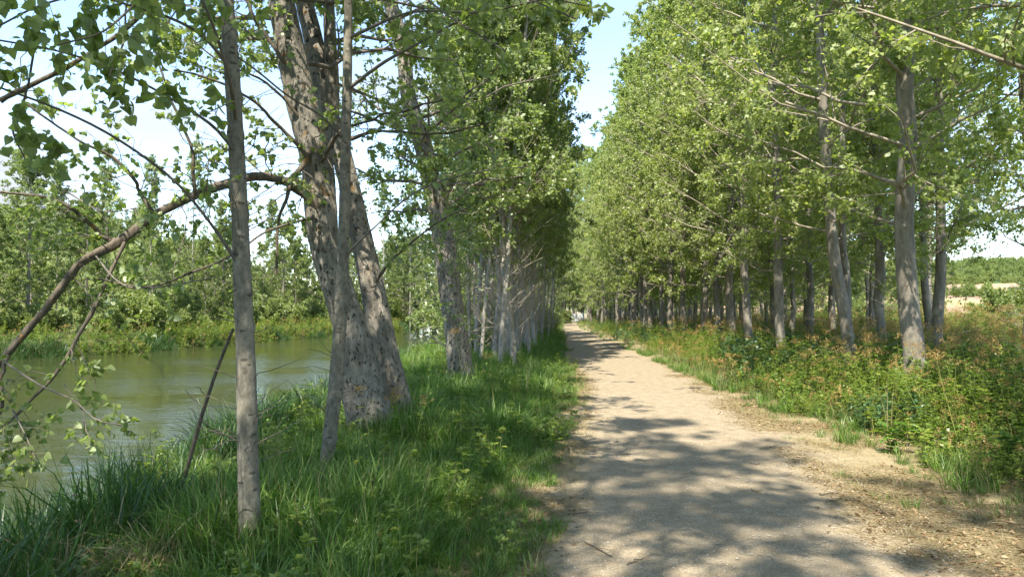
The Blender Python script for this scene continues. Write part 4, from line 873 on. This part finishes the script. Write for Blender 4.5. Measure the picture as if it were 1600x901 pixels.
# woods on the far ridge and hedges between the fields
S['far_crown'] = bpy.data.objects.new('far_crown', BUSH[0][2])
q = np.concatenate([np.column_stack([1500 * rb.random(2600), 500 + 800 * rb.random(2600)]), np.column_stack([200 + 6 * rb.normal(size=60), 120 + 400 * rb.random(60)]), np.column_stack([40 + 300 * rb.random(140), 215 + 8 * rb.normal(size=140)])])
rr_ = np.hypot(q[:, 0], q[:, 1]); q = q[((rr_ > 620) & (vnoise(q[:, 0], q[:, 1], 160, 71) > .42)) | (rr_ < 450)]
put('distant_woods', q, np.where(np.hypot(q[:, 0], q[:, 1]) > 600, 3.2, 1.0) * (.7 + .6 * rb.random(len(q))), np.zeros(len(q), int), ['far_crown'], 'dark woods and hedges on the far slopes at the right', 'woods')
# tangle of dead grass at the lower left
q = at(165, HORIZON, 4.6)[:2] + rb.normal(size=(45, 2)) * [.38, .2]
put('dead_grass', q, 1.0 + .7 * rb.random(45), rb.integers(0, 5, 45), ['dry0', 'dry1', 'dry2', 'litter0', 'litter1'], 'tangle of brown dead grass among the reeds at the lower left', 'grass', tilt=.35, sink=-.12)

# ------------------------------------------------------------------ fence across the end of the path
def boxg(g, x0, x1, y0, y1, z0, z1, v=.5):
    V = np.array([[x, y, z] for z in (z0, z1) for y in (y0, y1) for x in (x0, x1)])
    g.add(V, np.array([[0, 1, 3, 2], [4, 6, 7, 5], [0, 4, 5, 1], [2, 3, 7, 6], [0, 2, 6, 4], [1, 5, 7, 3]]), v=v)
fr = root('metal_gate', (9.9, 114.6, 0), 'pale grey metal gate of upright bars closing the far end of the path', 'gate')
fx0, fx1 = -1.35, 1.35
g = Geo(); boxg(g, fx0, fx1, -.03, .03, .18, .24); boxg(g, fx0, fx1, -.03, .03, 1.1, 1.16); g.obj('rail', [M['metal']], fr, smooth=False)
g = Geo(); boxg(g, -.055, .055, -.012, .012, .1, 1.3); slat = g.mesh('bar', [M['metal']], False)
for i in range(17): link('bar', slat, fr, (fx0 + .08 + i * .158, -.045, 0))
g = Geo(); boxg(g, -.05, .05, -.05, .05, -.2, 1.4); post = g.mesh('post', [M['metal']], False)
for x in (fx0 - .06, fx1 + .06): link('post', post, fr, (x, 0, 0))
mf = root('wire_fence', (11.5, 114.6, 0), 'low grey green wire mesh fence running right from the gate behind the poplars', 'fence')
for i in range(12): link('post', post, mf, (i * 2.4, 0, 0))
g = Geo()
for z in np.arange(.1, 1.25, .1): boxg(g, 0, 26.4, -.006, .006, z - .006, z + .006)
for x in np.arange(.1, 26.4, .15): boxg(g, x - .005, x + .005, -.016, -.008, .05, 1.25)
o = g.obj('mesh_wires', [M['wire']], mf, smooth=False); o['kind'] = 'stuff'
g = Geo(); boxg(g, 0, 26.4, -.03, .03, 1.25, 1.31); g.obj('rail', [M['wire']], mf, smooth=False)

# ------------------------------------------------------------------ small single things
rs_ = np.random.default_rng(900)
def ground_at(px, py):
    d = EYE * F_PX / (py - HORIZON)
    for _ in range(6):
        p = at(px, py, d); h = float(height(p[0], p[1])); d = (EYE - h) * F_PX / (py - HORIZON)
    p = at(px, py, d); p[2] = float(height(p[0], p[1])); return p
for (x0, y0_, x1, y1_, tr_, lab) in [(1280, 773, 1312, 770, .006, 'dark crooked twig lying on the path right of its middle'), (912, 846, 957, 868, .006, 'thin curved twig on the sand near the left grass edge'),
        (978, 880, 1004, 871, .004, 'short pale twig low down on the path'), (1173, 724, 1188, 726, .006, 'small dark stick in the middle of the path, farther than the others'), (1174, 766, 1186, 770, .008, 'stubby dark chip of wood in the middle of the path'), (888, 803, 918, 800, .005, 'straight brown twig among the litter at the left edge of the path')]:
    a, b = ground_at(x0, y0_), ground_at(x1, y1_); k = 7; s_ = np.linspace(0, 1, k)[:, None]
    P = (b - a) * s_ + rs_.normal(size=(k, 3)) * .008; P[:, 2] = .018 + .008 * rs_.random(k); r = root('fallen_twig', (a[0], a[1], 0), lab, 'twig')
    g = Geo(); tubes(g, P[None], (tr_ * (1 - .5 * s_[:, 0]))[None], 6); sp = P[3]; Q2 = np.stack([sp, sp + (b - a) * .2 + np.array([.03, .02, .004]), sp + (b - a) * .35 + np.array([.05, .05, .002])]); tubes(g, Q2[None], np.array([[tr_ * .6, tr_ * .4, tr_ * .2]]), 4); g.obj('stick', [M['limb_bark']], r)
# dead stem leaning out of the reeds
b0 = at(268, 800, 6.3); b0[2] = float(height(b0[0], b0[1])); r = root('dead_stem', b0, 'bare dark dead stem leaning up out of the reeds towards the nearest slim tree', 'dead stem')
q = stem_from([(262, 830, 6.3, 6), (290, 740, 6.2, 7), (315, 650, 6.1, 6), (338, 580, 6.0, 5), (364, 514, 5.9, 5)], 16, b0); g = Geo(); tubes(g, q[None, :, :3], q[None, :, 3], 7, lump=lumps(rs_, 16, 7, .1, .05)); g.obj('stem', [M['limb_bark']], r)
g = Geo(); A, B, _ = spawn(rs_, q[None, ::2, :3], q[None, ::2, 3], 8, .1, 1, .5, k=6, droop=.3, rtip=.0015, wob=.04); tubes(g, A, np.minimum(B, .003), 3); o = g.obj('twigs', [M['twig']], r); o['kind'] = 'stuff'
# single plants that stand out
def plant(name, px, d, label, H, heads, hue, top=None, n_st=1, **kw):
    x, y, _ = at(px, HORIZON, d); r = root(name, (x, y, float(height(x, y))), label, 'plant')
    gg = herb(rs_, H, n_st, heads=heads, spread=.03, **kw); me = gg.mesh('shoots', [M['weed_stem'], M[hue], M['seed']]); o = link('shoots', me, r); o['kind'] = 'stuff'; return r
plant('seeding_umbellifer', 735, 11.6, 'dry tan umbel plant in front of the leaning old tree', 1.15, 16, 'straw', n_st=2, leafL=.03, nleaflet=5, perst=4)
plant('tall_umbellifer', 590, 7.6, 'yellow green feathery umbel plant in front of the twin trunks', .95, 10, 'weed', n_st=3, leafL=.045, nleaflet=9, perst=8)
plant('tall_umbellifer', 640, 7.9, 'smaller yellow green umbel plant at the right foot of the twin trunks', .8, 8, 'weed', n_st=2, leafL=.04, nleaflet=9, perst=8)
plant('nettle', 452, 6.3, 'pale leaved nettle between the two slim trees', .95, 0, 'bush_leaf', n_st=5, leafL=.075, nleaflet=3, perst=14, rach=.05)
plant('dock', 1507, 7.6, 'tall reddish brown dock stalk rising before the right hand weeds', 1.25, 22, 'seed', n_st=1, leafL=.02, nleaflet=5, perst=26, rach=.05)
plant('bramble', 1400, 8.0, 'broad leaved green bramble shoot at the foot of the right weeds', .35, 0, 'grass', n_st=5, leafL=.09, nleaflet=3, perst=8, rach=.10, broad=.45)
plant('bramble', 1590, 6.9, 'broad leaved bramble shoot at the right edge of the picture', .5, 0, 'grass', n_st=6, leafL=.09, nleaflet=3, perst=7, rach=.12, broad=.5)
for px, d, lab in [(820, 12.5, 'lone dry grass stalk in the green verge nearest the thicket'), (1385, 8.9, 'dry arching grass stalks at the front of the right weeds')]:
    x, y, _ = at(px, HORIZON, d); r = root('dry_grass_stalk', (x, y, float(height(x, y))), lab, 'plant'); g = Geo(); blades(g, rs_, 5, 1.0, .006, .04, .3, hv=.3); g.obj('stalks', [M['straw']], r)
